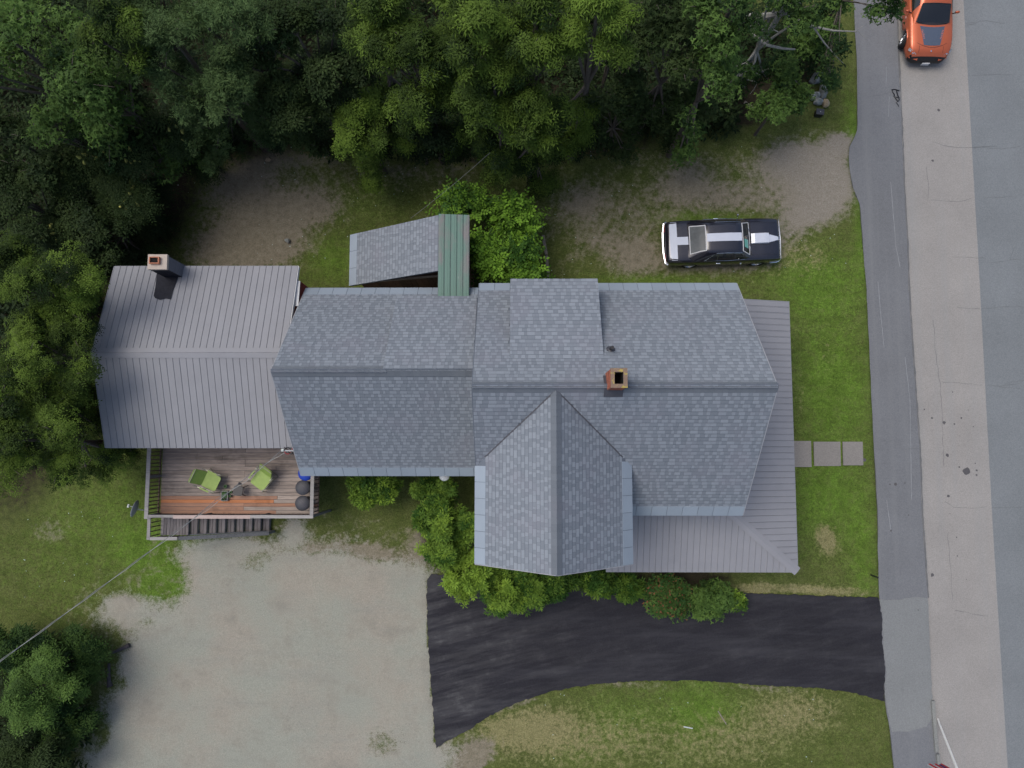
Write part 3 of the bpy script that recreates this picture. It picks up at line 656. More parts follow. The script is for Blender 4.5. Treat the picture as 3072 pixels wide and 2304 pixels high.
# ---- main house with rear wing, front gable, dormers, porch roof
ZE, ZRG = 5.5, 9.1
mx0 = (P(1441, 852, ZE).x + P(1413, 1148, ZRG).x) / 2
mx1 = (P(2209, 851, ZE).x + P(2331, 1158, ZRG).x + P(2231, 1542, ZE).x) / 3
myN, myS = P(1825, 851.5, ZE).y, P(2063, 1544, ZE).y
myR = (myN + myS) / 2 * .5 + P(1872, 1153, ZRG).y * .5
house = thing('house', 'large grey shingled house with crossing gables and a wrap-around metal porch roof', 'house', ((mx0 + mx1) / 2, (myN + myS) / 2, 0))
ov = 0.32
def slope_plane(axis, e0, e1, eave, ridge, ze, zr):
    """axis X: e0..e1 along x, eave/ridge are y values; axis Y: along y, eave/ridge are x values"""
    rise = zr - ze; run = ridge - eave; L = math.hypot(run, rise)
    if axis == 'X': return Plane((e0, eave, ze), (1, 0, 0), (0, run, rise), e1 - e0, L)
    return Plane((eave, e0, ze), (0, 1, 0), (run, 0, rise), e1 - e0, L)
mN = slope_plane('X', mx0, mx1, myN, myR, ZE, ZRG); mS = slope_plane('X', mx0, mx1, myS, myR, ZE, ZRG)
gable_walls(mx0 + .25, mx1 - ov, myS + ov, myN - ov, ZE - .02, ZRG - .42, 'X').mk('wall', 'clapboard', house)
# front gable
GZE, GZR = 7.0, 9.02
gxL = (P(1425, 1685, GZE).x + P(1429, 1377, GZE).x) / 2; gxR = (P(1895, 1695, GZE).x + P(1895, 1420, GZE).x) / 2; gxM = P(1671, 1731, GZR).x
gyS = (P(1425, 1685, GZE).y + P(1671, 1731, GZR).y + P(1895, 1695, GZE).y) / 3
gW = slope_plane('Y', gyS, myR, gxL, gxM, GZE, GZR); gE = slope_plane('Y', gyS, myR, gxR, gxM, GZE, GZR)
MB().add(*(lambda m: (m.V, m.F))(gable_walls(gxL + ov, gxR - ov, gyS + ov, myS + 1.0, GZE - .02, GZR - .45, 'Y'))).mk('wall', 'clapboard', house)
# dormer on the north slope (low shed roof)
DZ = 6.75
dA, dB = P(1531, 837, DZ), P(1793, 838, DZ)
dT = hit(1662, 1075, mN.o, mN.n)
dP = Plane((dA.x, dA.y, DZ), (1, 0, 0), Vector((0, dT.y - dA.y, dT.z - DZ)), dB.x - dA.x, math.hypot(dT.y - dA.y, dT.z - DZ) + .04)
roof = mN.slab().mk('roof', 'roof_deck', house)
in_d = lambda c: dP.o.x + .05 < c.x < dP.o.x + dP.W - .05 and c.y > dT.y + .09
ch_top = [P(1833, 1106, 9.95), P(1881, 1162, 9.95)]
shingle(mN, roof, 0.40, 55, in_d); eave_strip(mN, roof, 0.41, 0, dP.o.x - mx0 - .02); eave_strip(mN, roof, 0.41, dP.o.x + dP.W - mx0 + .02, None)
ridge_caps((mx0, myR, ZRG + .015), (mx1, myR, ZRG + .015), roof, slope=.9)
roofS = mS.slab().mk('roof', 'roof_deck', house)
under_g = lambda c: gyS < c.y and max(min(gW.z(c.x, c.y), gE.z(c.x, c.y)), -9) > c.z + .01 and gxL < c.x < gxR and c.y < myR
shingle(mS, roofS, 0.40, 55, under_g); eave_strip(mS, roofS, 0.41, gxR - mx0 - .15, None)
roofG = MB()
# gable slabs clipped where they sink into the main roof
def clip_gable(pl, name):
    # top polygon: from south end to the valley line with the main south slope
    def valley(s):
        c = pl.at(0, s); # y where main slope reaches this height
        return (c.z - mS.o.z) * (-mS.n.z / mS.n.y) + mS.o.y
    q = [pl.at(0, 0), Vector((pl.o.x, valley(0) + .12, pl.o.z)), pl.at(0, pl.S) * 1.0, pl.at(0, pl.S)]
    top = pl.at(0, pl.S); q[2] = Vector((top.x, min(valley(pl.S) + .12, myR), top.z))
    return MB().slab(q, .14).mk(name, 'roof_deck', house)
rgW = clip_gable(gW, 'gable_roof'); rgE = clip_gable(gE, 'gable_roof')
below_m = lambda c: mS.z(c.x, c.y) > c.z - .012
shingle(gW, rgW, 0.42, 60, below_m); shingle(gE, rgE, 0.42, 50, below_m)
vy = lambda pl, s: (pl.at(0, s).z - mS.o.z) * (-mS.n.z / mS.n.y) + mS.o.y
eave_strip(gW, rgW, 0.43, 0, vy(gW, 0) - gyS, step=.52); eave_strip(gE, rgE, 0.43, 0, vy(gE, .2) - gyS, step=.52)
ridge_caps((gxM, gyS, GZR + .012), (gxM, vy(gW, gW.S) + .05, GZR + .012), rgW, slope=.75)
# valley lines
for pl in (gW, gE):
    a = Vector((pl.o.x, vy(pl, 0), pl.o.z)); b = Vector((gxM, vy(pl, pl.S), GZR)); a = a.lerp(b, .12)
    MB().beam(a + Vector((0, 0, .012)), b + Vector((0, 0, .012)), .045, .03).mk('valley_flashing', 'seam_dark', rgW)
# dormer
droof = dP.slab(.13).mk('dormer_roof', 'roof_deck', house)
shingle(dP, droof, 0.0, 40, lambda c: mN.z(c.x, c.y) > c.z + .03)
x0, x1 = dP.o.x + .2, dP.o.x + dP.W - .2; yf = dA.y - .30
zt = lambda y: dP.z(0, y) - .15
V = [(x, y, z) for x in (x0, x1) for y, z in ((yf, mN.z(0, yf) - .3), (yf, zt(yf)), (dT.y, zt(dT.y)), (dT.y, mN.z(0, dT.y) - .4))]
mk('dormer_wall', V, [(0, 1, 2, 3), (7, 6, 5, 4), (0, 4, 5, 1), (1, 5, 6, 2), (2, 6, 7, 3), (3, 7, 4, 0)], 'clapboard', house)
# ---- rear wing (ell)
WZE, WZR = 4.1, 7.55
wx0 = (P(926, 865, WZE).x + P(902, 1425, WZE).x + P(805, 1109, WZR).x) / 3; wx1 = mx0 + .28
wyN, wyS = P(1120, 865.5, WZE).y, P(1165, 1425.5, WZE).y; wyR = P(1100, 1113, WZR).y
wN = slope_plane('X', wx0, wx1, wyN, wyR, WZE, WZR); wS = slope_plane('X', wx0, wx1, wyS, wyR, WZE, WZR)
gable_walls(wx0 + .22, wx1 + .1, wyS + ov, wyN - ov, WZE - .02, WZR - .40, 'X').mk('wall', 'clapboard', house)
rwN = wN.slab().mk('wing_roof', 'roof_deck', house); rwS = wS.slab().mk('wing_roof', 'roof_deck', house)
D2Z = 5.3
d2a, d2b = P(1190, 889, D2Z), P(1432, 889, D2Z)
d2 = Plane((d2a.x, d2a.y, D2Z), (1, 0, 0), (0, wyR + .12 - d2a.y, WZR + .02 - D2Z), d2b.x - d2a.x, math.hypot(wyR + .12 - d2a.y, WZR + .02 - D2Z))
d2y0 = d2a.y
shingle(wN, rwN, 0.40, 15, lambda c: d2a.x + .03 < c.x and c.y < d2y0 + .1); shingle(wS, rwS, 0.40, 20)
eave_strip(wN, rwN, 0.41); eave_strip(wS, rwS, 0.41)
ridge_caps((wx0, wyR, WZR + .015), (wx1 - .2, wyR, WZR + .015), rwN, slope=.9)
rd2 = d2.slab(.12).mk('dormer_roof', 'roof_deck', house); shingle(d2, rd2, 0.0, 5)
yf = d2a.y - .22
V = [(x, y, z) for x in (d2a.x + .12, wx1 - .02) for y, z in ((yf, wN.z(0, yf) - .3), (yf, d2.z(0, yf) - .13), (wyR, WZR - .2), (wyR, WZR - 1))]
mk('dormer_wall', V, [(0, 1, 2, 3), (7, 6, 5, 4), (0, 4, 5, 1), (1, 5, 6, 2), (2, 6, 7, 3), (3, 7, 4, 0)], 'clapboard', house)
# rake trim
for pl, part in ((mN, roof), (mS, roofS), (wN, rwN), (wS, rwS)):
    for a in ((0, pl.W) if pl in (mN, mS) else (0,)):
        sgn = -1 if a == 0 else 1
        MB().beam(pl.at(a + sgn * .012, -.02, -.07), pl.at(a + sgn * .012, pl.S - .03, -.07), .022, .16, up=pl.n).mk('rake_board', 'roof_deck' if pl in (mN, mS) and a == 0 else 'grey_trim', part)
for pl, part in ((gW, rgW), (gE, rgE)):
    MB().beam(pl.at(-.012, -.02, -.07), pl.at(-.012, pl.S - .03, -.07), .022, .16, up=pl.n).mk('rake_board', 'grey_trim', part)
# ---- porch roof, hipped at the corner
PZ0, PZ1 = 2.75, 3.55
pxE = (P(2361, 904, PZ0).x + P(2396, 1720, PZ0).x) / 2; pyN = P(2361, 904, PZ0).y; pyS = (P(1811, 1708, PZ0).y + P(2396, 1720, PZ0).y) / 2
wxE, wyS_ = mx1 - ov, myS + ov; gxw = gxR - ov
pE = Plane((pxE, pyS, PZ0), (0, 1, 0), (wxE - pxE, 0, PZ1 - PZ0), pyN - pyS, math.hypot(wxE - pxE, PZ1 - PZ0))
pS = Plane((gxw, pyS, PZ0), (1, 0, 0), (0, wyS_ - pyS, PZ1 - PZ0), pxE - gxw, math.hypot(wyS_ - pyS, PZ1 - PZ0))
def clipE(a): return (0.0, min(pE.S, a / (wyS_ - pyS) * pE.S))
def clipS(a): return (0.0, min(pS.S, (pS.W - a) / (pxE - wxE) * pS.S))
cor = Vector((wxE, wyS_, PZ1)); out = Vector((pxE, pyS, PZ0))
porch = MB().slab([pE.at(0, 0), pE.at(pE.W, 0), pE.at(pE.W, pE.S), cor], .1).slab([pS.at(0, 0), out, cor, pS.at(0, pS.S)], .1).mk('porch_roof', 'seam_dark', house)
metal_panels(pE, porch, .228, 'metal_porch', clipE, .011); metal_panels(pS, porch, .228, 'metal_porch', clipS, .011)
hv = (out - cor).normalized(); hs = Vector((-hv.y, hv.x, 0)).normalized()
for s in (-1, 1):
    dz = -0.17 * (PZ1 - PZ0) / (pxE - wxE) * .71
    MB().slab([cor + Vector((0, 0, .05)), out + Vector((0, 0, .05)), out + hs * s * .17 + Vector((0, 0, .05 + dz)), cor + hs * s * .17 + Vector((0, 0, .05 + dz))], .012).mk('hip_cap', 'metal_porch', porch)
# porch posts and floor
fl = MB().prism([(gxw, pyS + .35), (pxE - .35, pyS + .35), (pxE - .35, pyN - .3), (wxE - .05, pyN - .3), (wxE - .05, wyS_ + .05), (gxw, wyS_ + .05)], 0.05, .45).mk('porch_floor', 'board_grey', house)
for x, y in [(pxE - .45, pyS + .45)] + [(pxE - .45, pyS + .45 + k * (pyN - pyS - .9) / 4) for k in range(1, 5)] + [(pxE - .45 - k * (pxE - gxw - .8) / 3, pyS + .45) for k in range(1, 4)]:
    MB().box((x, y, (.45 + PZ0) / 2), (.12, .12, PZ0 - .45)).mk('porch_post', 'white_trim', house)
# windows on the walls (seen only from the side)
for x in (mx0 + 5.6, mx0 + 7.3):
    window(house, (x, myN - ov, 2.0), (0, 1, 0)); window(house, (x, myN - ov, 4.4), (0, 1, 0))
for y in (myS + 1.6, myR, myN - 1.6): window(house, (mx1 - ov, y, 4.6), (1, 0, 0))
for x in (gxL + 1.3, gxR - 1.3): window(house, (x, gyS + ov, 2.0), (0, -1, 0)); window(house, (x, gyS + ov, 5.2), (0, -1, 0))
for x in (wx0 + 1.6, wx0 + 4.0): window(house, (x, wyS + ov, 2.1), (0, -1, 0))
for x in (dP.o.x + .8, dP.o.x + dP.W - .8): window(house, (x, dA.y - .30, 6.2), (0, 1, 0), .6, .8)
# ---- brick chimney through the ridge
cx0, cx1 = ch_top[0].x, ch_top[1].x; cy1, cy0 = ch_top[0].y, ch_top[1].y; cz = 9.95
chim = thing('brick_chimney', 'weathered red brick chimney with an open dark flue on the house ridge', 'chimney', ((cx0 + cx1) / 2, (cy0 + cy1) / 2, 8.6))
core = MB(); t = .095
for (a, b, c_, d) in ((cx0, cx0 + t, cy0, cy1), (cx1 - t, cx1, cy0, cy1), (cx0 + t, cx1 - t, cy0, cy0 + t), (cx0 + t, cx1 - t, cy1 - t, cy1)):
    core.box(((a + b) / 2, (c_ + d) / 2, (8.3 + cz - .02) / 2), (b - a, d - c_, cz - .02 - 8.3))
core.mk('shaft', 'mortar', chim)
MB().box(((cx0 + cx1) / 2, (cy0 + cy1) / 2, 9.2), (cx1 - cx0 - 2 * t, cy1 - cy0 - 2 * t, .04)).mk('flue_bottom', 'soot', chim)
for (a, b, c_, d) in ((cx0 + t, cx0 + t + .012, cy0 + t, cy1 - t), (cx1 - t - .012, cx1 - t, cy0 + t, cy1 - t), (cx0 + t, cx1 - t, cy0 + t, cy0 + t + .012), (cx0 + t, cx1 - t, cy1 - t - .012, cy1 - t)):
    MB().box(((a + b) / 2, (c_ + d) / 2, 9.56), (b - a, d - c_, .7)).mk('flue_lining', 'soot', chim)
br = MB(); z = 8.45; row = 0
while z < cz - .06:
    for side in range(4):
        L = (cx1 - cx0) if side < 2 else (cy1 - cy0); n = 3; bl = L / n
        for i in range(n + (row % 2)):
            a0 = max(0, i * bl - (bl / 2 if row % 2 else 0)); a1 = min(L, (i + 1) * bl - (bl / 2 if row % 2 else 0))
            m_ = (a0 + a1) / 2; le = a1 - a0 - .012
            if side == 0: br.box((cx0 + m_, cy0, z + .03), (le, .016, .056))
            elif side == 1: br.box((cx0 + m_, cy1, z + .03), (le, .016, .056))
            elif side == 2: br.box((cx0, cy0 + m_, z + .03), (.016, le, .056))
            else: br.box((cx1, cy0 + m_, z + .03), (.016, le, .056))
    z += .068; row += 1
o = br.mk('brick_courses', 'brick', chim); o['kind'] = 'stuff'
cp = MB(); e = .015
for (a, b, c_, d) in ((cx0 - e, cx0 + t, cy0 - e, cy1 + e), (cx1 - t, cx1 + e, cy0 - e, cy1 + e), (cx0 + t, cx1 - t, cy0 - e, cy0 + t), (cx0 + t, cx1 - t, cy1 - t, cy1 + e)):
    cp.box(((a + b) / 2, (c_ + d) / 2, cz + .005), (b - a, d - c_, .045))
cp.mk('chimney_top', 'chimney_top', chim)
MB().slab([mS.at(cx0 - .09 - mx0, mS.S - .36, .03), mS.at(cx1 + .03 - mx0, mS.S - .36, .03), mS.at(cx1 + .03 - mx0, mS.S - .02, .03), mS.at(cx0 - .09 - mx0, mS.S - .02, .03)], .02).mk('flashing', 'lead', chim)
MB().slab([mN.at(cx0 - .09 - mx0, mN.S - .46, .03), mN.at(cx1 + .05 - mx0, mN.S - .46, .03), mN.at(cx1 + .05 - mx0, mN.S - .02, .03), mN.at(cx0 - .09 - mx0, mN.S - .02, .03)], .02).mk('flashing', 'lead', chim)
# vent pipe
vb = hit(1832, 1048, mN.o, mN.n)
vp = thing('vent_pipe', 'small black plumbing vent pipe on the north roof slope beside the dormer', 'vent pipe', vb)
MB().tube([vb - Vector((0, 0, .1)), vb + Vector((0, 0, .42))], .055, 14).mk('pipe', 'black_plastic', vp)
MB().tube([vb + mN.n * .02, vb + mN.n * .06], [.14, .08], 14).mk('boot', 'lead', vp)
q = (vb - mN.o); a_, b_ = q.dot(mN.v), q.dot(mN.u)
MB().slab([mN.at(a_ - .13, b_ - .02, .026), mN.at(a_ + .13, b_ - .02, .026), mN.at(a_ + .13, b_ + .10, .026), mN.at(a_ - .13, b_ + .10, .026)], .008).mk('flashing', 'lead', vp)

# ---- annex with the ribbed metal roof (left)
AZE, AZR = 4.4, 5.5
ax0 = (P(341, 803, AZE).x + P(275, 1061, AZR).x + P(322, 1345, AZE).x) / 3; ax1 = P(895, 798, AZE).x
ayN, ayS, ayR = P(618, 800.5, AZE).y, P(598, 1341.5, AZE).y, P(548, 1058.5, AZR).y
annex = thing('annex_building', 'red-walled annex with a low grey ribbed metal roof behind the wooden deck', 'building', ((ax0 + ax1) / 2, (ayN + ayS) / 2, 0))
gable_walls(ax0 + .3, ax1 - .22, ayS + .35, ayN - .3, AZE - .04, AZR - .16, 'X').mk('wall', 'red_wall', annex)
aN = slope_plane('X', ax0, ax1, ayN, ayR, AZE, AZR); aS = slope_plane('X', ax0, ax1, ayS, ayR, AZE, AZR)
for pl in (aN, aS):
    r_ = pl.slab(.11).mk('roof', 'seam_dark', annex); metal_panels(pl, r_, .226, 'metal_grey', rib=.013)
    for a, sg in ((0, -1), (pl.W, 1)):
        MB().beam(pl.at(a + sg * .014, -.02, -.05), pl.at(a + sg * .014, pl.S - .02, -.05), .022, .15, up=pl.n).mk('rake_board', 'metal_grey' if sg < 0 else 'white_trim', r_)
for s, pl in ((1, aN), (-1, aS)):
    MB().slab([pl.at(-.04, pl.S - .17, .048), pl.at(pl.W, pl.S - .17, .048), pl.at(pl.W, pl.S + .012, .05), pl.at(-.04, pl.S + .012, .05)], .01).mk('ridge_flashing', 'metal_grey', annex)
# loose pale fascia on the east rake
q1 = aN.at(aN.W + .06, .55, -.10); q2 = aN.at(aN.W + .10, 1.55, -.14)
MB().beam(q1, q2, .10, .05).mk('fascia_board', 'white_trim', annex)
window(annex, ((ax0 + ax1) / 2 - 1.5, ayS + .35, 2.9), (0, -1, 0), .9, 1.0)
# black membrane patch below the chimney
mp = [hit(px, py, aN.o + aN.n * .05, aN.n) for px, py in ((472, 811), (538, 817), (531, 840), (520, 868), (512, 898), (498, 895), (480, 899), (465, 894), (461, 887), (466, 862), (469, 835))]
patch = MB().slab(mp, .008).mk('membrane_patch', 'black_membrane', annex)
# block chimney at the north eave
kA, kB = P(444, 763, 5.75), P(500, 808, 5.75); kc = (kA + kB) / 2; kw, kd = abs(kB.x - kA.x), abs(kA.y - kB.y)
ck = thing('block_chimney', 'pale capped block chimney with a clay flue at the annex eave', 'chimney', (kc.x, kc.y, 0))
MB().box((kc.x, kc.y, 2.7), (kw - .06, kd - .06, 5.9)).mk('stack', 'chimney_block', ck)
MB().box((kc.x, kc.y - (kd - .06) / 2 - .012, 4.9), (kw - .05, .016, 1.4)).mk('membrane_wrap', 'black_membrane', ck)
MB().box((kc.x, kc.y, 5.69), (kw, kd, .12)).mk('cap', 'concrete_cap', ck)
fx, fy = kc.x - .06, kc.y + .03; fw, fd = .31, .21
fb = MB()
for dx, dy, w_, d_ in ((-fw / 2, 0, .03, fd + .03), (fw / 2, 0, .03, fd + .03), (0, -fd / 2, fw - .03, .03), (0, fd / 2, fw - .03, .03)): fb.box((fx + dx, fy + dy, 5.81), (w_, d_, .14))
fl_ = fb.mk('flue', 'flue_clay', ck); MB().box((fx, fy, 5.79), (fw - .04, fd - .04, .06)).mk('flue_opening', 'soot', fl_)

# ---- shed north of the wing
SZE, SZR = 2.25, 4.65
sxW = (P(1051, 705, SZE).x + P(1051, 858, SZE).x) / 2; sxM = P(1316, 644, SZR).x
syN = (P(1051, 705, SZE).y + P(1316, 644, SZR).y) / 2; syS = (P(1051, 858, SZE).y + P(1313, 812, SZR).y) / 2
gz1 = 4.52; gx1 = P(1409, 645, gz1).x
shed = thing('shed', 'small shed with a shingled slope and a green metal roof strip beside the house', 'shed', ((sxW + gx1) / 2, (syN + syS) / 2, 0))
sP = slope_plane('Y', syS, syN, sxW, sxM, SZE, SZR)
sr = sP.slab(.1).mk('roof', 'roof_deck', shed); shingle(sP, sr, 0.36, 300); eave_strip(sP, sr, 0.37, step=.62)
gy0 = d2a.y - .18
gP = Plane((gx1, gy0, gz1), (0, 1, 0), (sxM - gx1, 0, SZR - gz1), syN - gy0, math.hypot(sxM - gx1, SZR - gz1))
gP2 = Plane((sxM, gy0, SZR), (1, 0, 0), (0, 1, 0), 1, 1)
gr = MB().slab([(sxM, gy0, SZR + .01), (gx1, gy0, gz1 + .01), (gx1, syN, gz1 + .01), (sxM, syN, SZR + .01)], .08).mk('green_roof', 'seam_dark', shed)
ng = 5
for i in range(ng):
    xa, xb = sxM + (gx1 - sxM) * i / ng + .008, sxM + (gx1 - sxM) * (i + 1) / ng - .008
    za, zb = SZR + (gz1 - SZR) * i / ng, SZR + (gz1 - SZR) * (i + 1) / ng
    mb = MB().slab([(xa, gy0 - .02, za + .035), (xb, gy0 - .02, zb + .035), (xb, syN + .03, zb + .035), (xa, syN + .03, za + .035)], .02)
    for k in range(3):
        xr = xa + (xb - xa) * (k + .5) / 3; mb.box((xr, (gy0 + syN) / 2, (za + zb) / 2 + .038), (.014, syN - gy0 + .04, .012))
    mb.mk('metal_panel', 'metal_green', gr)
# board walls
def boards(parent, a, b, z0f, z1f, n, mat='brown_board', th=.03):
    a, b = Vector(a), Vector(b); d = (b - a) / n; nrm = Vector((-d.y, d.x, 0)).normalized() * th / 2
    for i in range(n):
        p, q = a + d * i + d * .02, a + d * (i + 1) - d * .02
        z0, z1p, z1q = z0f, z1f((p.x, p.y)), z1f((q.x, q.y))
        V = [(p - nrm).to_tuple()[:2] + (z0,), (q - nrm).to_tuple()[:2] + (z0,), (q + nrm).to_tuple()[:2] + (z0,), (p + nrm).to_tuple()[:2] + (z0,),
             (p - nrm).to_tuple()[:2] + (z1p,), (q - nrm).to_tuple()[:2] + (z1q,), (q + nrm).to_tuple()[:2] + (z1q,), (p + nrm).to_tuple()[:2] + (z1p,)]
        mk('wall_board', V, [(3, 2, 1, 0), (4, 5, 6, 7), (0, 1, 5, 4), (1, 2, 6, 5), (2, 3, 7, 6), (3, 0, 4, 7)], mat, parent)
zs = lambda p: sP.z(p[0], p[1]) - .14
boards(shed, (sxW + .3, syS + .22, 0), (sxM, syS + .22, 0), -.1, zs, 15); boards(shed, (sxW + .3, syN - .22, 0), (sxM, syN - .22, 0), -.1, zs, 15)
boards(shed, (sxW + .3, syS + .25, 0), (sxW + .3, syN - .25, 0), -.1, lambda p: sP.z(sxW + .3, 0) - .14, 12)
boards(shed, (gx1 - .12, gy0 + .5, 0), (gx1 - .12, syN - .2, 0), -.1, lambda p: gz1 - .1, 18)
MB().beam((sxW + .55, syS + .12, 2.35), (sxM, syS + .12, 3.4), .05, .14).mk('brace', 'plank_old', shed)
MB().tube([(sxW + .45, syS + .08, 2.15), (sxW + .45, syS + .3, 2.15)], .07, 10).mk('log_end', 'plank_old', shed)

# ================================================================== DECK
DZ_, RZ = 1.72, 2.68
dkx0 = P(443, 1450, RZ).x; dkx1 = P(936, 1490, RZ).x; dky1 = ayS + .35; dky0 = P(690, 1549, RZ).y
deck = thing('wooden_deck', 'weathered raised wooden deck with railings and a side stair behind the annex', 'deck', ((dkx0 + dkx1) / 2, (dky0 + dky1) / 2, 0))
floor = MB().box(((dkx0 + dkx1) / 2, (dky0 + dky1) / 2, DZ_ - .14), (dkx1 - dkx0 - .12, dky1 - dky0 - .12, .2)).mk('deck_frame', 'rail_dark', deck)
n = round((dky1 - dky0) / .142); bw = (dky1 - dky0) / n; xj = P(735, 1400, DZ_).x
ro = random.Random(5)
for i in range(n):
    y = dky0 + (i + .5) * bw; j1 = xj + (0 if i % 3 else ro.choice((-.9, 1.0, 0))); cuts = [dkx0 + .04, j1, dkx1 - .02] if i % 4 else [dkx0 + .04, dkx1 - 1.4 - ro.random(), dkx1 - .02]
    yp = i
    if i == 3: cuts = [dkx0 + .04, P(645, 1488, DZ_).x, P(822, 1488, DZ_).x, dkx1 - .02]
    for k in range(len(cuts) - 1):
        mat = 'board_grey'
        if i == 3 and k < 2: mat = 'board_orange'
        elif i in (0, 1, 2) and ro.random() < .6: mat = 'board_worn'
        elif i in (4, 5) and ro.random() < .45: mat = 'board_worn'
        a, b = cuts[k] + .004, cuts[k + 1] - .004
        MB().box(((a + b) / 2, y, DZ_ - .018 + ro.uniform(-.003, .003)), (b - a, bw - .014, .036)).mk('board', mat, deck)
# railings: cap rails, posts, balusters
def rail(a, b, mat, wd=.14, parent=None): return MB().beam(a, b, wd, .04).mk('hand_rail', mat, parent or deck)
y0r = dky0
rail((dkx0, dky1, RZ), (dkx0, y0r - .1, RZ), 'rail_grey')
xm = P(520, 1550, RZ).x
rail((dkx0 + .075, y0r, RZ - .012), (xm, y0r, RZ - .012), 'rail_grey', .10)
rail((xm, y0r - .02, RZ), ((xm + dkx1) / 2 + .3, y0r - .02, RZ), 'rail_pink', .13); rail(((xm + dkx1) / 2 + .3, y0r - .01, RZ), (dkx1 + .065, y0r - .01, RZ), 'rail_grey', .12)
rail((dkx1, y0r + .055, RZ), (dkx1, dky1 - .6, RZ), 'rail_grey', .13)
bal = bpy.data.meshes.new('baluster'); m_ = MB().box((0, 0, 0), (.036, .036, RZ - DZ_ - .10)); bal.from_pydata([tuple(v) for v in m_.V], [], m_.F); bal.update(); bal.materials.append(MATS['spindle'])
def balusters(a, b, step, z, me=bal):
    a, b = Vector(a), Vector(b); k = int((b - a).length / step)
    for i in range(k + 1):
        o = bpy.data.objects.new('baluster', me); COL.objects.link(o); o.parent = deck; p = a.lerp(b, i / k); o.location = Vector((p.x, p.y, z)) - org(deck)
zb = (RZ + DZ_) / 2
balusters((dkx0, dky1 - .1, 0), (dkx0, y0r + .1, 0), .14, zb); balusters((dkx0 + .12, y0r, 0), (dkx1 - .12, y0r, 0), .14, zb); balusters((dkx1, y0r + .14, 0), (dkx1, dky1 - .7, 0), .14, zb)
for z in (DZ_ + .06, RZ - .08):
    MB().beam((dkx0, dky1, z), (dkx0, y0r, z), .034, .08).mk('side_rail', 'spindle', deck); MB().beam((dkx0, y0r, z), (dkx1, y0r, z), .034, .08).mk('side_rail', 'spindle', deck); MB().beam((dkx1, y0r, z), (dkx1, dky1 - .6, z), .034, .08).mk('side_rail', 'spindle', deck)
for x, y in ((dkx0, y0r), (dkx0, (dky1 + y0r) / 2), (dkx1, y0r), (dkx1, dky1 - .7), (P(600, 1550, RZ).x, y0r), (P(780, 1550, RZ).x, y0r)):
    MB().box((x, y, (RZ - .03 - .2) / 2), (.09, .09, RZ - .03 + .2)).mk('post', 'rail_dark', deck)
# stair: landing and treads stepping down towards the right
LZ = 1.52
lx0 = P(447, 1590, LZ + .92).x; lx1 = P(566, 1590, LZ).x; ly1 = y0r - .06; ly0 = P(500, 1618, RZ - .25).y + .05
nb = 9; lw = (lx1 - lx0) / nb
for i in range(nb):
    MB().box((lx0 + (i + .5) * lw, (ly0 + ly1) / 2, LZ), (lw - .012, ly1 - ly0, .036)).mk('landing_board', 'board_stair', deck)
MB().box(((lx0 + lx1) / 2, (ly0 + ly1) / 2, LZ - .11), (lx1 - lx0 - .04, ly1 - ly0 - .04, .16)).mk('landing_frame', 'rail_dark', deck)
for x, y in ((lx0 + .05, ly0 + .02), (lx1 - .05, ly0 + .02)): MB().box((x, y, .62), (.09, .09, 1.64)).mk('post', 'rail_dark', deck)
nt_ = 9; sxe = P(812, 1565, .1).x; run = (sxe - lx1) / nt_
for i in range(nt_):
    z = LZ - (i + 1) * LZ / (nt_ + 1); xc = lx1 + (i + .5) * run
    for k in (0, 1):
        MB().box((xc - run * .27 + k * run * .45, (ly0 + ly1) / 2, z), (run * .40, ly1 - ly0 - .06, .036)).mk('tread', 'board_stair', deck)
    MB().box((xc + run * .42, (ly0 + ly1) / 2, z - .09), (.02, ly1 - ly0 - .08, .12)).mk('riser', 'rail_dark', deck)
for y in (ly0 + .01, ly1 - .02):
    MB().beam((lx1 - .02, y, LZ - .14), (sxe + .1, y, .02), .04, .2).mk('stringer', 'rail_dark', deck)
hz = LZ + .92
rail((lx0 - .01, ly1 + .02, hz), (lx0 - .01, ly0 - .07, hz), 'rail_grey', .12)
rail((lx0 + .055, ly0 - .02, hz), (P(532, 1620, hz).x, ly0 - .02, hz), 'rail_grey', .12)
rail((P(532, 1620, hz).x + .02, ly0 - .02, hz - .03), (sxe + .15, ly0 - .02, .72), 'rail_dark', .14)
bal2 = bpy.data.meshes.new('baluster'); m_ = MB().box((0, 0, 0), (.034, .034, .86)); bal2.from_pydata([tuple(v) for v in m_.V], [], m_.F); bal2.update(); bal2.materials.append(MATS['spindle'])
balusters((lx0 - .01, ly1 - .05, 0), (lx0 - .01, ly0 + .05, 0), .15, LZ + .48, bal2); balusters((lx0 + .1, ly0 - .02, 0), (lx1, ly0 - .02, 0), .15, LZ + .48, bal2)
MB().box((sxe + .1, ly0 - .02, .3), (.09, .09, .8)).mk('post', 'rail_dark', deck)

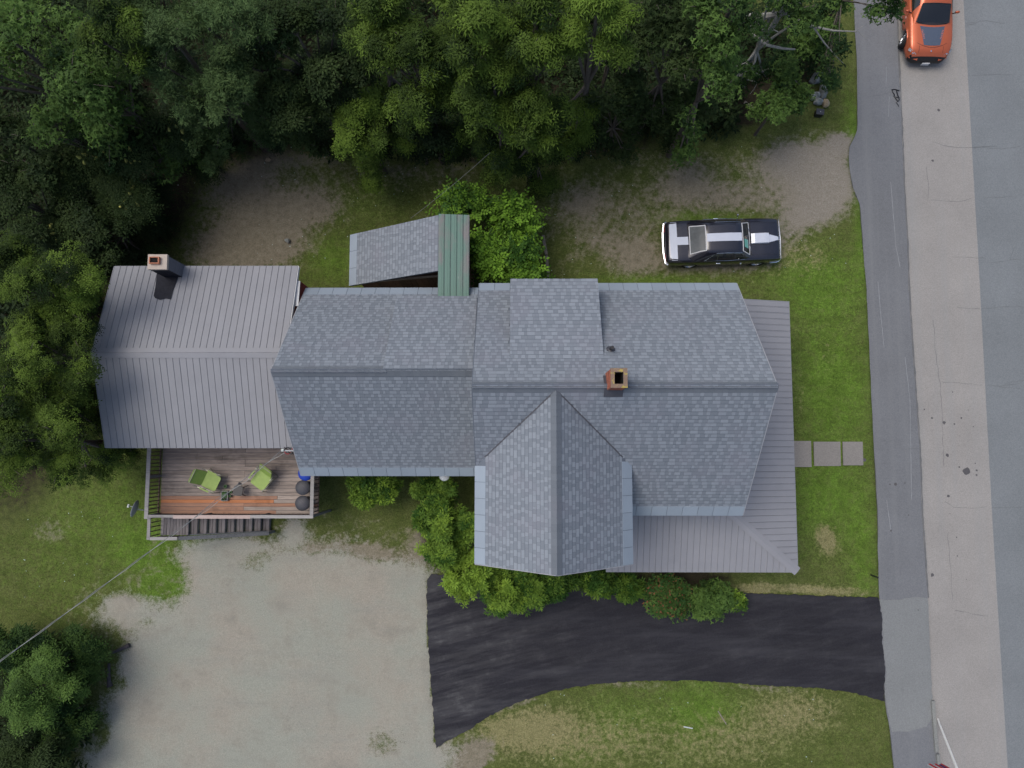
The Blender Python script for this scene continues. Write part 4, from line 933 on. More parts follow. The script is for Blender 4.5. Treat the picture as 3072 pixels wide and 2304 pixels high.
# ================================================================== THINGS ON AND ROUND THE DECK
def chair(px, py, rz, label):
    c = P(px, py, DZ_ + .4); c.z = DZ_; ch = thing('lawn_chair', label, 'chair', c, 'green lawn chairs on the deck', rz)
    ch.scale = (1.22, 1.18, 1.0)
    def rounded(L, W, t, n=5, r=.07):
        pts = []
        for sx, sy, a0 in ((1, 1, 0), (-1, 1, 90), (-1, -1, 180), (1, -1, 270)):
            for k in range(n):
                a = rad(a0 + 90 * k / (n - 1)); pts.append((sx * (L / 2 - r) + r * math.cos(a), sy * (W / 2 - r) + r * math.sin(a)))
        return pts
    pl = rounded(.50, .50, .04); s = MB().prism(pl, .395, .43)
    s.mk('seat', 'chair_green', ch, local=True)
    rim = MB().prism(rounded(.50, .50, .04), .43, .437).mk('seat_rim', 'chair_green', ch, local=True)
    Mb = Matrix.Translation((-.24, 0, .43)) @ Matrix.Rotation(rad(-116), 4, 'Y')
    b = MB().prism(rounded(.56, .48, .03), -.015, .018); b.V = [Mb @ (v + Vector((.28, 0, 0))) for v in b.V]; b.mk('backrest', 'chair_green', ch, local=True)
    for sy in (-1, 1):
        y = sy * .30
        MB().tube([(.27, y, 0), (.25, y, .3), (.22, y, .60), (.15, y, .63), (-.25, y, .63), (-.36, y, .72)], .013, 8).mk('arm_tube', 'chair_tube', ch, local=True)
        MB().tube([(-.33, y, 0), (-.1, y, .38), (.02, y, .62)], .012, 8).mk('leg', 'chair_tube', ch, local=True)
        MB().tube([(.24, y * .98, .40), (-.25, y * .98, .42)], .011, 6).mk('seat_tube', 'chair_tube', ch, local=True)
        MB().box((-.02, y, .648), (.30, .045, .018)).mk('armrest', 'chair_green', ch, local=True)
    MB().tube([(-.33, -.3, .01), (-.33, .3, .01)], .011, 6).mk('foot_bar', 'chair_tube', ch, local=True)
    MB().tube([(-.45, -.24, .93), (-.45, .24, .93)], .012, 6).mk('top_bar', 'chair_tube', ch, local=True)
chair(634, 1444, rad(-24), 'lime green lawn chair on the deck left of the small black table')
chair(783, 1440, rad(-126), 'lime green lawn chair on the deck crossed by the overhead cable')
# little black table
c = P(714, 1472, DZ_ + .42); c.z = DZ_
tb = thing('side_table', 'small black round-cornered side table standing between the two green chairs', 'table', c, rz=rad(-8))
def rrect(L, W, r, n=5):
    pts = []
    for sx, sy, a0 in ((1, 1, 0), (-1, 1, 90), (-1, -1, 180), (1, -1, 270)):
        for k in range(n):
            a = rad(a0 + 90 * k / (n - 1)); pts.append((sx * (L / 2 - r) + r * math.cos(a), sy * (W / 2 - r) + r * math.sin(a)))
    return pts
MB().prism(rrect(.36, .36, .09), .40, .44).mk('table_top', 'black_plastic', tb, local=True)
for sx in (-1, 1):
    for sy in (-1, 1): MB().tube([(sx * .12, sy * .12, .41), (sx * .20, sy * .20, 0)], .014, 8).mk('leg', 'black_plastic', tb, local=True)
MB().tube([(-.16, -.16, .2), (.16, .16, .2)], .008, 6).mk('brace', 'black_plastic', tb, local=True); MB().tube([(-.16, .16, .2), (.16, -.16, .2)], .008, 6).mk('brace', 'black_plastic', tb, local=True)
# tray with seedlings
c = P(674, 1488, DZ_ + .1); c.z = DZ_
tr = thing('plant_tray', 'grey framed tray of small seedlings on the deck boards', 'plant tray', c)
fr = MB()
for dx, dy, w_, d_ in ((-.12, 0, .02, .38), (.12, 0, .02, .38), (0, -.18, .22, .02), (0, .18, .22, .02)): fr.box((dx, dy, .07), (w_, d_, .14))
fr.mk('frame', 'rail_grey', tr, local=True); MB().box((0, 0, .03), (.22, .34, .04)).mk('soil', 'log', tr, local=True)
r = random.Random(2)
for i in range(12):
    x, y = r.uniform(-.08, .08), r.uniform(-.15, .15); mb = MB()
    for k in range(5):
        a = k * 1.256 + r.random(); mb.add([(x, y, .05), (x + .05 * math.cos(a - .4), y + .05 * math.sin(a - .4), .13), (x + .09 * math.cos(a), y + .09 * math.sin(a), .12), (x + .05 * math.cos(a + .4), y + .05 * math.sin(a + .4), .13)], [(0, 1, 2, 3)])
    mb.mk('seedling', 'plant_green', tr, local=True)
def pot(px, py, rr, hh, mat, label):
    c = P(px, py, DZ_ + hh * .8); c.z = DZ_; t_ = thing('flower_pot', label, 'flower pot', c, 'pots beside the small table')
    MB().lathe((0, 0, 0), [(rr * .7, 0), (rr, hh), (rr * 1.08, hh), (rr * 1.08, hh + .015), (rr * .9, hh + .015), (rr * .85, hh - .03)], 14).mk('pot', mat, t_, local=True)
    mb = MB(); r = random.Random(int(px))
    for k in range(7):
        a = k * .9; mb.add([(0, 0, hh - .02), (rr * .7 * math.cos(a - .4), rr * .7 * math.sin(a - .4), hh + .05), (rr * 1.3 * math.cos(a), rr * 1.3 * math.sin(a), hh + .06), (rr * .7 * math.cos(a + .4), rr * .7 * math.sin(a + .4), hh + .05)], [(0, 1, 2, 3)])
    mb.mk('foliage', 'plant_green', t_, local=True)
pot(678, 1459, .07, .12, 'pot_purple', 'small purple flower pot beside the left green chair')
pot(694, 1476, .055, .1, 'black_plastic', 'tiny black pot touching the small table edge')
pot(691, 1488, .05, .1, 'black_plastic', 'tiny black pot between the table and the seedling tray')
# bins
def bin_(px, py, mat, label, rr=.27, hh=.78):
    c = P(px, py, DZ_ + hh); c.z = DZ_; b = thing('round_bin', label, 'bin', c, 'round bins along the deck railing')
    MB().lathe((0, 0, 0), [(rr * .78, 0), (rr * .93, hh - .06), (rr * .96, hh - .06)], 24).mk('body', mat, b, local=True)
    l = MB().lathe((0, 0, 0), [(rr * 1.04, hh - .08), (rr * 1.05, hh - .02), (rr * .98, hh), (rr * .7, hh + .045), (rr * .3, hh + .065), (.01, hh + .068)], 28).mk('lid', mat, b, smooth=True, local=True)
    for s in (-.05, .05):
        pts = [(-rr * .75 * 1 + t * rr * 1.5, s + rr * (.75 - t * 1.5) * .95 + .05 * math.sin(t * 3), 0) for t in [i / 10 for i in range(11)]]
        pts = [(x, y, hh + .072 - .30 * max(0, math.hypot(x, y) / rr - .15) ** 2 * rr) for x, y, _ in pts if math.hypot(x, y) < rr * .98]
        MB().tube(pts, .006, 6).mk('lid_ridge', 'pot_purple' if mat == 'bin_dark' else mat, l, local=True)
bin_(908, 1463, 'bin_dark', 'dark grey lidded round bin on the deck, next to the blue bin')
bin_(907, 1510, 'bin_dark', 'dark grey lidded round bin on the deck nearest the stair-side railing')
bin_(916, 1420, 'bin_blue', 'bright blue round bin half hidden under the wing eave')
# satellite dish on its mast
c = P(430, 1533, 0)
dz = 1.35; dc = P(409, 1527, dz)
sdh = thing('satellite_dish', 'grey satellite dish on a short mast in the grass left of the deck', 'satellite dish', (dc.x + .22, dc.y - .05, 0))
nd = Vector((-1, .30, .12)).normalized(); up = Vector((0, 0, 1)); sx_ = nd.cross(up).normalized(); up = sx_.cross(nd)
mb = MB(); rings = 5; nn = 24; V = []
for layer in (0, 1):
    for i in range(rings + 1):
        for j in range(nn):
            rr = i / rings; a = 2 * math.pi * j / nn
            V.append(dc + sx_ * (.34 * rr * math.cos(a)) + up * (.30 * rr * math.sin(a)) + nd * (.07 * rr * rr - layer * .012))
F = []
for layer in (0, 1):
    for i in range(rings):
        for j in range(nn):
            q = layer * (rings + 1) * nn + i * nn; f = (q + j, q + (j + 1) % nn, q + nn + (j + 1) % nn, q + nn + j); F.append(f if layer == 0 else f[::-1])
e0 = rings * nn; e1 = (2 * rings + 1) * nn
F += [(e0 + j, e0 + (j + 1) % nn, e1 + (j + 1) % nn, e1 + j) for j in range(nn)]
mk('reflector', V, F, 'dish_grey', sdh, smooth=True)
lb = dc + nd * .36 - up * .16
MB().tube([dc - up * .27, dc - up * .24 + nd * .15, lb], .016, 8).mk('feed_arm', 'dish_pale', sdh)
MB().box(lb + nd * .02, (.06, .13, .06), rz=rad(-16)).box(lb + nd * .02 + Vector((.02, 0, .05)), (.05, .05, .06)).mk('receiver', 'dish_pale', sdh)
MB().tube([(dc.x + .22, dc.y - .05, -.2), (dc.x + .22, dc.y - .05, dz - .1), dc - nd * .04], .022, 8).mk('mast', 'dish_grey', sdh)

# ================================================================== CABLES
def catenary(a, b, sag, n=24):
    a, b = Vector(a), Vector(b); return [a.lerp(b, i / n) - Vector((0, 0, sag * 4 * (i / n) * (1 - i / n))) for i in range(n + 1)]
wa = P(850, 1352, 4.75); wb = P(-260, 2170, 6.6)
svc = thing('service_cable', 'bundle of overhead service cables running from the annex corner to the lower left', 'cable', wa)
base = catenary(wa, wb, .35, 60)
side = Vector((-(wb - wa).y, (wb - wa).x, 0)).normalized()
for k, (mat, ra) in enumerate((('cable_alu', .007), ('cable_grey', .008), ('cable_grey', .008))):
    pts = [p + side * (.045 * math.cos(i * .9 + k * 2.1) * (1 - .75 * min(1, i / 26)) + (.04 - .04 * k) * (1 - min(1, i / 26) * .7)) + Vector((0, 0, .03 * math.sin(i * .9 + k * 2.1))) for i, p in enumerate(base)]
    MB().tube(pts, ra, 6).mk('wire', mat, svc)
MB().tube([base[8] - Vector((.05, -.03, 0)), base[8] + Vector((.05, -.03, 0))], .03, 8).mk('splice', 'black_plastic', svc)
wh = thing('service_entrance', 'black weatherhead with looped wires at the corner of the annex roof', 'weatherhead', (wa.x + .25, wa.y, 1.7))
MB().tube([(wx0 + .16, wa.y - .02, 1.7), (wx0 + .16, wa.y - .02, 4.7)], .035, 10).mk('conduit', 'dish_grey', wh)
MB().lathe((wx0 + .16, wa.y - .02, 4.68), [(.05, 0), (.09, .03), (.085, .1), (.03, .15)], 12).mk('cap', 'black_plastic', wh)
MB().beam((wa.x + .02, wa.y, 4.72), (wx0 + .2, wa.y, 4.72), .05, .05).mk('bracket', 'dish_grey', wh)
r = random.Random(9)
for k in range(4):
    pts = [wa + Vector((.02 + .36 * t, .12 * math.sin(t * 5 + k * 1.7), -.12 * math.sin(t * math.pi) - .03 * k + .02)) for t in [i / 10 for i in range(11)]]
    MB().tube(pts, .016, 6).mk('wire_loop', ('black_plastic', 'black_plastic', 'red_plastic', 'cable_grey')[k], wh)
MB().lathe(wa + Vector((-.02, .02, -.06)), [(.03, 0), (.055, .02), (.055, .09), (.02, .12)], 10).mk('insulator', 'dish_pale', wh)
wA, wB = P(1232, 655, 3.3), P(1470, 458, 5.2)
tw = MB().tube(catenary(wA, wB, .12, 16), .006, 5).mk('overhead_wire', 'cable_grey'); tag(tw, 'single thin wire strung from the shed roof up to the trees', 'wire')
# white lamp globe under the wing eave
c = P(1333, 1428, 3.3)
gl = thing('eave_lamp', 'round white lamp half hidden under the wing eave', 'lamp', c)
MB().lathe(c, [(.02, .1), (.16, .07), (.19, .0), (.15, -.08), (.03, -.12)], 18).mk('globe', 'white_lamp', gl, smooth=True)
MB().beam((c.x, c.y, c.z), (c.x, wyS + ov, c.z), .04, .04).mk('bracket', 'grey_trim', gl)

# ================================================================== CARS
def lerp_tab(tab, x):
    xs = [t[0] for t in tab]; return [float(np.interp(x, xs, [t[k] for t in tab])) for k in range(1, len(tab[0]))]
def car(root, spec):
    low, L = spec['low'], spec['L']; xs = spec['xs']
    prof = [(.90, 0.0), (.985, .16), (1.0, .40), (.995, .62), (.97, .84), (.93, .95), (.86, 1.0), (.60, 1.012), (.30, 1.02), (0, 1.022)]
    def sec(x):
        wd, zb_, zt_ = lerp_tab(low, x); out = []
        for f, h in prof:
            z = zb_ + (zt_ - zb_) * min(h, 1.0) + max(0, h - 1.0) * spec.get('crown', 1.2)
            if f > .88:
                for xa in spec['axles']:
                    d = abs(x - xa)
                    if d < spec['arch']: z = max(z, math.sqrt(spec['arch'] ** 2 - d * d) + spec['wr'] - .02) if h < .62 else z
            out.append((f * wd, z))
        return out
    V = []; F = []; m = len(prof); ring = 2 * m - 1
    for x in xs:
        s = sec(x); V += [(x, y, z) for y, z in s] + [(x, -y, z) for y, z in s[-2::-1]]
    for i in range(len(xs) - 1):
        for j in range(ring - 1):
            a = i * ring + j; F.append((a, a + 1, a + ring + 1, a + ring))
    F.append(tuple(range(ring))[::-1]); F.append(tuple((len(xs) - 1) * ring + j for j in range(ring)))
    cx = L / 2
    V = [(x - cx, y, z) for x, y, z in V]
    fx_ = spec.get('fascia')
    dark = [f for f in F if fx_ and fx_(*(sum((Vector(V[i]) for i in f), Vector()) / len(f)))]; ds = set(dark)
    body = mk('body', V, [f for f in F if f not in ds], spec['paint'], root, smooth=True, local=True)
    if dark: mk('front_fascia', V, dark, 'black_plastic', body, smooth=True, local=True)
    def top(x, y):     # height of the lower body's upper skin
        s = sec(x)[::-1]; return float(np.interp(abs(y), [p[0] for p in s], [p[1] for p in s]))
    # greenhouse
    gh = spec['gh']    # rows: x, belt half width, belt z, roof half width, roof z
    def S(x, v):
        bw_, bz, rw, rz_ = lerp_tab(gh, x)
        if v < .5:
            t = v / .5; return Vector((x - cx, bw_ + (rw - bw_) * t + .03 * math.sin(t * math.pi), bz + (rz_ - bz) * t))
        t = (v - .5) / .5; return Vector((x - cx, rw * (1 - t), rz_ + spec['rc'] * (1 - (1 - t) ** 2) * min(1, max(0, (rz_ - bz) / .25))))
    vs_ = [0, .12, .25, .38, .5, .6, .7, .85, 1.0]
    gx = spec['gxs']; V = []; F = []; k = 2 * len(vs_) - 1
    for x in gx:
        row = [S(x, v) for v in vs_]; V += row + [Vector((p.x, -p.y, p.z)) for p in row[-2::-1]]
    for i in range(len(gx) - 1):
        for j in range(k - 1):
            a = i * k + j; F.append((a, a + 1, a + k + 1, a + k))
    cabin = mk('cabin', V, F, spec['paint'], root, smooth=True, local=True)
    def patch(name, x0f, x1f, va, vb, off, mat, parent, nu=8, nv=6, mirror=False):
        """panel following the cabin surface between x0f(v), x1f(v)"""
        V = []
        for j in range(nv + 1):
            v = va + (vb - va) * j / nv
            full = v if v <= 1 else 2 - v; sg = 1 if v <= 1 else -1
            a, b = x0f(v), x1f(v)
            for i in range(nu + 1):
                x = a + (b - a) * i / nu; e = .004
                p = S(x, full); du = S(min(x + .02, gx[-1]), full) - S(max(x - .02, gx[0]), full); dv = S(x, min(full + .02, 1)) - S(x, max(full - .02, 0))
                nr = du.cross(dv); nr = nr.normalized() if nr.length > 1e-9 else Vector((0, 0, 1))
                if nr.z < 0 or (nr.z < .05 and nr.y < 0): nr = -nr
                q = p + nr * off; V.append((q.x, q.y * sg * (-1 if mirror else 1), q.z))
        F = [(j * (nu + 1) + i, j * (nu + 1) + i + 1, (j + 1) * (nu + 1) + i + 1, (j + 1) * (nu + 1) + i) for j in range(nv) for i in range(nu)]
        return mk(name, V, F, mat, parent, smooth=True, local=True)
    def skin(name, x0, x1, yl, yr, off, mat, parent, nu=14, nv=8, fn=None):
        """panel lying on the lower body's top; yl/yr are functions of x"""
        V = []
        for i in range(nu + 1):
            x = x0 + (x1 - x0) * i / nu
            for j in range(nv + 1):
                y = yl(x) + (yr(x) - yl(x)) * j / nv; xx = x + (fn(y) if fn else 0); V.append((xx - cx, y, top(xx, y) + off))
        F = [(i * (nv + 1) + j, (i + 1) * (nv + 1) + j, (i + 1) * (nv + 1) + j + 1, i * (nv + 1) + j + 1) for i in range(nu) for j in range(nv)]
        return mk(name, V, F, mat, parent, smooth=True, local=True)
    # wheels
    for ai, xa in enumerate(spec['axles']):
        for sy in (-1, 1):
            yv = sy * (lerp_tab(low, xa)[0] - .12); st = spec.get('steer', 0.0) if ai == 1 else 0.0
            c_ = Vector((xa - cx, yv, spec['wr']))
            Mw = Matrix.Translation(c_) @ Matrix.Rotation(st, 4, 'Z') @ Matrix.Rotation(rad(-90 * sy), 4, 'X')
            R_ = spec['wr']; t_ = MB().lathe((0, 0, 0), [(R_ * .66, -.10), (R_ * .93, -.11), (R_, -.08), (R_, .08), (R_ * .93, .11), (R_ * .66, .10)], 26, cap=False)
            t_.V = [Mw @ v for v in t_.V]; wh_ = t_.mk('wheel', 'tyre', root, smooth=True, local=True)
            h = MB().lathe((0, 0, 0), [(R_ * .68, .09), (R_ * .62, .10), (R_ * .58, .04)], 26, cap=False).lathe((0, 0, 0), [(R_ * .16, .03), (R_ * .16, .09), (R_ * .1, .10)], 14)
            for q in range(5):
                a = 2 * math.pi * q / 5; h.beam((R_ * .12 * math.cos(a), R_ * .12 * math.sin(a), .075), (R_ * .62 * math.cos(a), R_ * .62 * math.sin(a), .075), .055, .03, up=Vector((0, 0, 1)))
            h.lathe((0, 0, 0), [(.01, .02), (R_ * .6, .02)], 20, cap=False); h.V = [Mw @ v for v in h.V]; h.mk('rim', 'rim', wh_, local=True)
    return body, cabin, S, top, patch, skin, cx

# ---- black coupe with white stripes
NL = 4.70
nova = dict(L=NL, paint='paint_black', crown=1.0, axles=(1.05, 3.83), arch=.36, wr=.325, rc=.035,
    low=[(0.0, .80, .40, .72), (.05, .84, .36, .84), (.14, .885, .33, .90), (.5, .915, .27, .925), (1.2, .925, .24, .935), (2.4, .925, .22, .925), (3.3, .925, .22, .945), (4.0, .915, .25, .94), (4.5, .895, .30, .90), (4.64, .875, .34, .86), (4.70, .85, .40, .74)],
    xs=[0, .03, .07, .14, .3, .5, .68, .76, .85, .95, 1.05, 1.15, 1.25, 1.34, 1.42, 1.7, 2.1, 2.5, 2.9, 3.2, 3.46, 3.54, 3.63, 3.73, 3.83, 3.93, 4.03, 4.12, 4.2, 4.4, 4.55, 4.64, 4.68, 4.70],
    gh=[(.88, .74, .92, .66, .94), (1.05, .84, .92, .64, 1.03), (1.30, .87, .92, .60, 1.17), (1.56, .875, .91, .585, 1.285), (1.9, .88, .91, .59, 1.31), (2.5, .88, .91, .60, 1.32), (2.98, .87, .92, .595, 1.285), (3.2, .83, .93, .66, 1.10), (3.40, .76, .94, .72, .955)],
    gxs=[.88, .96, 1.05, 1.17, 1.30, 1.43, 1.56, 1.72, 1.9, 2.2, 2.5, 2.75, 2.98, 3.09, 3.2, 3.3, 3.40])
nf = P(2343, 706, .85); nr_ = P(1995, 727, .85)
ncen = P(2168, 722, .8)
hd = math.atan2(nf.y - nr_.y + .15, nf.x - nr_.x)
coupe = thing('striped_coupe', 'black classic coupe with white stripes parked on the worn grass', 'car', (ncen.x, ncen.y, .0), rz=rad(1.7))
body, cabin, S, top, patch_, skin, cx = car(coupe, nova)
rg = patch_('rear_window', lambda v: .95 + .0 * v, lambda v: 1.53, .56, 1.44, .008, 'car_glass_rear', cabin, 8, 12)
wsd = patch_('windscreen', lambda v: 3.03, lambda v: 3.36 + .03 * math.sin((v - .5) * math.pi), .53, 1.47, .008, 'car_glass', cabin, 6, 14)
def border(name, x0f, x1f, va, vb, rr, par, mat='bright_trim'):
    pts = []
    def q(x, v):
        f = v if v <= 1 else 2 - v; p = S(x, f); return Vector((p.x, p.y if v <= 1 else -p.y, p.z + .008))
    for i in range(13): v = va + (vb - va) * i / 12; pts.append(q(x0f(v), v))
    for i in range(9): pts.append(q(x0f(vb) + (x1f(vb) - x0f(vb)) * i / 8, vb))
    for i in range(13): v = vb + (va - vb) * i / 12; pts.append(q(x1f(v), v))
    for i in range(9): pts.append(q(x1f(va) + (x0f(va) - x1f(va)) * i / 8, va))
    MB().tube(pts, rr, 6).mk(name, mat, par, local=True)
border('window_trim', lambda v: .95, lambda v: 1.53, .56, 1.44, .019, rg); border('window_trim', lambda v: 3.03, lambda v: 3.36 + .03 * math.sin((v - .5) * math.pi), .53, 1.47, .016, wsd)
for mir in (False, True):
    sw = patch_('side_window', lambda v: 2.05, lambda v: 2.98 + .18 * (1 - (v - .06) / .36), .06, .42, .006, 'car_glass', cabin, 6, 4, mirror=mir)
    qw = patch_('quarter_window', lambda v: 1.55 + .38 * max(0, (v - .06) / .36), lambda v: 2.0, .06, .42, .006, 'car_glass', cabin, 4, 4, mirror=mir)
    sg = -1 if mir else 1
    def sp(x, v): p = S(x, v); return Vector((p.x, (p.y + .012) * sg, p.z))
    MB().tube([sp(1.52, .05), sp(1.95, .44), sp(2.4, .45), sp(2.98, .44), sp(3.18, .05), sp(2.5, .04), sp(1.52, .05)], .009, 6).mk('window_trim', 'chrome', sw, local=True)
    MB().tube([sp(2.02, .05), sp(2.03, .43)], .010, 6).mk('pillar', 'chrome', sw, local=True)
    dh = .945
    MB().box((2.12 - cx, sg * dh, .76), (.17, .03, .035)).box((2.06 - cx, sg * (dh - .01), .76), (.03, .04, .045)).mk('door_handle', 'chrome', body, local=True)
    MB().tube([(2.98 - cx, sg * .93, .90), (2.98 - cx, sg * 1.0, .96)], .012, 6).lathe((2.98 - cx, sg * 1.02, .95), [(.02, -.03), (.05, 0), (.02, .04)], 10).mk('mirror', 'chrome', body, local=True)
    MB().tube([(4.66 - cx, sg * .82, .56), (4.58 - cx, sg * .90, .56), (4.3 - cx, sg * .925, .56)], [.05, .045, .02], 8).mk('bumper_end', 'chrome', body, local=True)
    MB().box((4.66 - cx, sg * .68, .66), (.06, .16, .16)).mk('headlight', 'lamp_lens', body, local=True)
    MB().box((.02 - cx, sg * .62, .66), (.05, .3, .1)).mk('tail_light', 'red_plastic', body, local=True)
# bumpers
MB().tube([(.10 - cx, -.90, .60), (.0 - cx, -.84, .60), (-.06 - cx, -.45, .60), (-.07 - cx, 0, .60), (-.06 - cx, .45, .60), (.0 - cx, .84, .60), (.10 - cx, .90, .60)], .062, 10).mk('rear_bumper', 'chrome', body, local=True)
MB().tube([(4.62 - cx, -.88, .56), (4.72 - cx, -.80, .56), (4.76 - cx, -.4, .56), (4.77 - cx, 0, .56), (4.76 - cx, .4, .56), (4.72 - cx, .80, .56), (4.62 - cx, .88, .56)], .05, 10).mk('front_bumper', 'chrome', body, local=True)
MB().tube([(4.69 - cx, -.84, .80), (4.715 - cx, 0, .83), (4.69 - cx, .84, .80)], .012, 6).mk('nose_trim', 'chrome', body, local=True)
# stripes: band over the tail, centre line over deck, roof and hood
skin('stripe', .15, .45, lambda x: -.80, lambda x: .80, .004, 'paint_white', body, 6, 16)
skin('stripe', .45, .93, lambda x: -.165, lambda x: .165, .004, 'paint_white', body, 6, 4)
patch_('stripe', lambda v: 1.57, lambda v: 2.98, .86, 1.14, .005, 'paint_white', cabin, 10, 6)
sc = MB()   # hood scoop
sc_pts = [(3.48, .20, 0), (4.20, .20, .03), (4.22, .20, .03)]
V = []
for x, hw, h in ((3.46, .22, .035), (3.60, .22, .085), (4.00, .22, .105), (4.17, .215, .105), (4.19, .205, .02)):
    for y in (-hw, -hw * .92, 0, hw * .92, hw): V.append((x - cx, y, top(x, y) + (h if abs(y) < hw else .0)))
F = [(i * 5 + j, (i + 1) * 5 + j, (i + 1) * 5 + j + 1, i * 5 + j + 1) for i in range(4) for j in range(4)]
mk('hood_scoop', V, F, 'paint_white', body, local=True)
skin('stripe', 4.19, 4.66, lambda x: -.17 + max(0, x - 4.19) / .47 * .12, lambda x: .17 - max(0, x - 4.19) / .47 * .12, .006, 'paint_white', body, 8, 4)
for y in (-.24, .24): skin('scoop_shadow_gap', 3.46, 4.3, lambda x: y - .012, lambda x: y + .012, .003, 'black_plastic', body, 6, 1)
for y in (-.66, .66): skin('hood_seam', 3.46, 4.62, lambda x: y - .006, lambda x: y + .006, .003, 'black_plastic', body, 8, 1)
skin('cowl_vent', 3.40, 3.46, lambda x: -.7, lambda x: .7, .004, 'black_plastic', body, 1, 8)
for y0_ in (.1, -.5): MB().tube([(3.43 - cx, y0_, .985), (3.40 - cx, y0_ + .16, .995), (3.36 - cx, y0_ + .34, 1.0)], .007, 5).mk('wiper', 'chrome', body, local=True)
# paper sign and small stickers lying behind the windscreen glass
card = MB(); cv = []
def wpt(x, v, o):
    f = v if v <= 1 else 2 - v; p = S(x, f); return Vector((p.x, p.y if v <= 1 else -p.y, p.z + o))
def wcard(name, xa, xb, va, vb, o, mat):
    return mk(name, [wpt(xa, va, o), wpt(xb, va, o), wpt(xb, vb, o), wpt(xa, vb, o)], [(0, 1, 2, 3)], mat, wsd, local=True)
wcard('sale_sign', 3.11, 3.30, 1.05, 1.31, .017, 'sign_teal'); wcard('sign_edge', 3.285, 3.305, 1.05, 1.31, .019, 'sign_pale')
for i in range(5): wcard('sign_mark', 3.16 + (i % 2) * .03, 3.20 + (i % 2) * .03, 1.08 + i * .042, 1.105 + i * .042, .0205, 'sign_pale')
for i in range(3): wcard('sticker', 3.12 + i * .05, 3.14 + i * .05, .97, 1.035, .018, 'rock_tan')

# ---- orange saloon, nose towards the lower edge
CL = 5.05
chg = dict(L=CL, fascia=lambda x, y, z: (x > CL / 2 - .20 and (z < .66 or x > CL / 2 - .03)), paint='paint_orange', crown=2.0, axles=(1.0, 4.02), arch=.41, wr=.37, rc=.05, steer=rad(-24),
    low=[(0, .76, .40, .85), (.08, .84, .34, 1.0), (.4, .91, .28, 1.08), (1.2, .945, .25, 1.06), (2.5, .94, .24, 1.0), (3.5, .945, .25, .98), (4.2, .935, .28, .94), (4.6, .90, .30, .88), (4.82, .84, .30, .80), (4.95, .76, .30, .66), (5.03, .66, .32, .50), (5.05, .60, .34, .46)],
    xs=[0, .04, .08, .2, .4, .58, .66, .76, .88, 1.0, 1.12, 1.24, 1.34, 1.42, 1.7, 2.1, 2.5, 2.9, 3.3, 3.58, 3.66, 3.76, 3.88, 4.02, 4.14, 4.26, 4.36, 4.44, 4.55, 4.68, 4.8, 4.88, 4.95, 5.0, 5.03, 5.05],
    gh=[(.62, .74, 1.05, .66, 1.07), (1.0, .82, 1.04, .62, 1.25), (1.45, .86, 1.02, .58, 1.40), (2.0, .88, 1.0, .58, 1.45), (2.6, .88, .98, .59, 1.44), (3.0, .87, .97, .60, 1.35), (3.35, .84, .965, .66, 1.16), (3.68, .76, .965, .72, .98)],
    gxs=[.62, .8, 1.0, 1.2, 1.45, 1.7, 2.0, 2.3, 2.6, 2.8, 3.0, 3.17, 3.35, 3.52, 3.68])
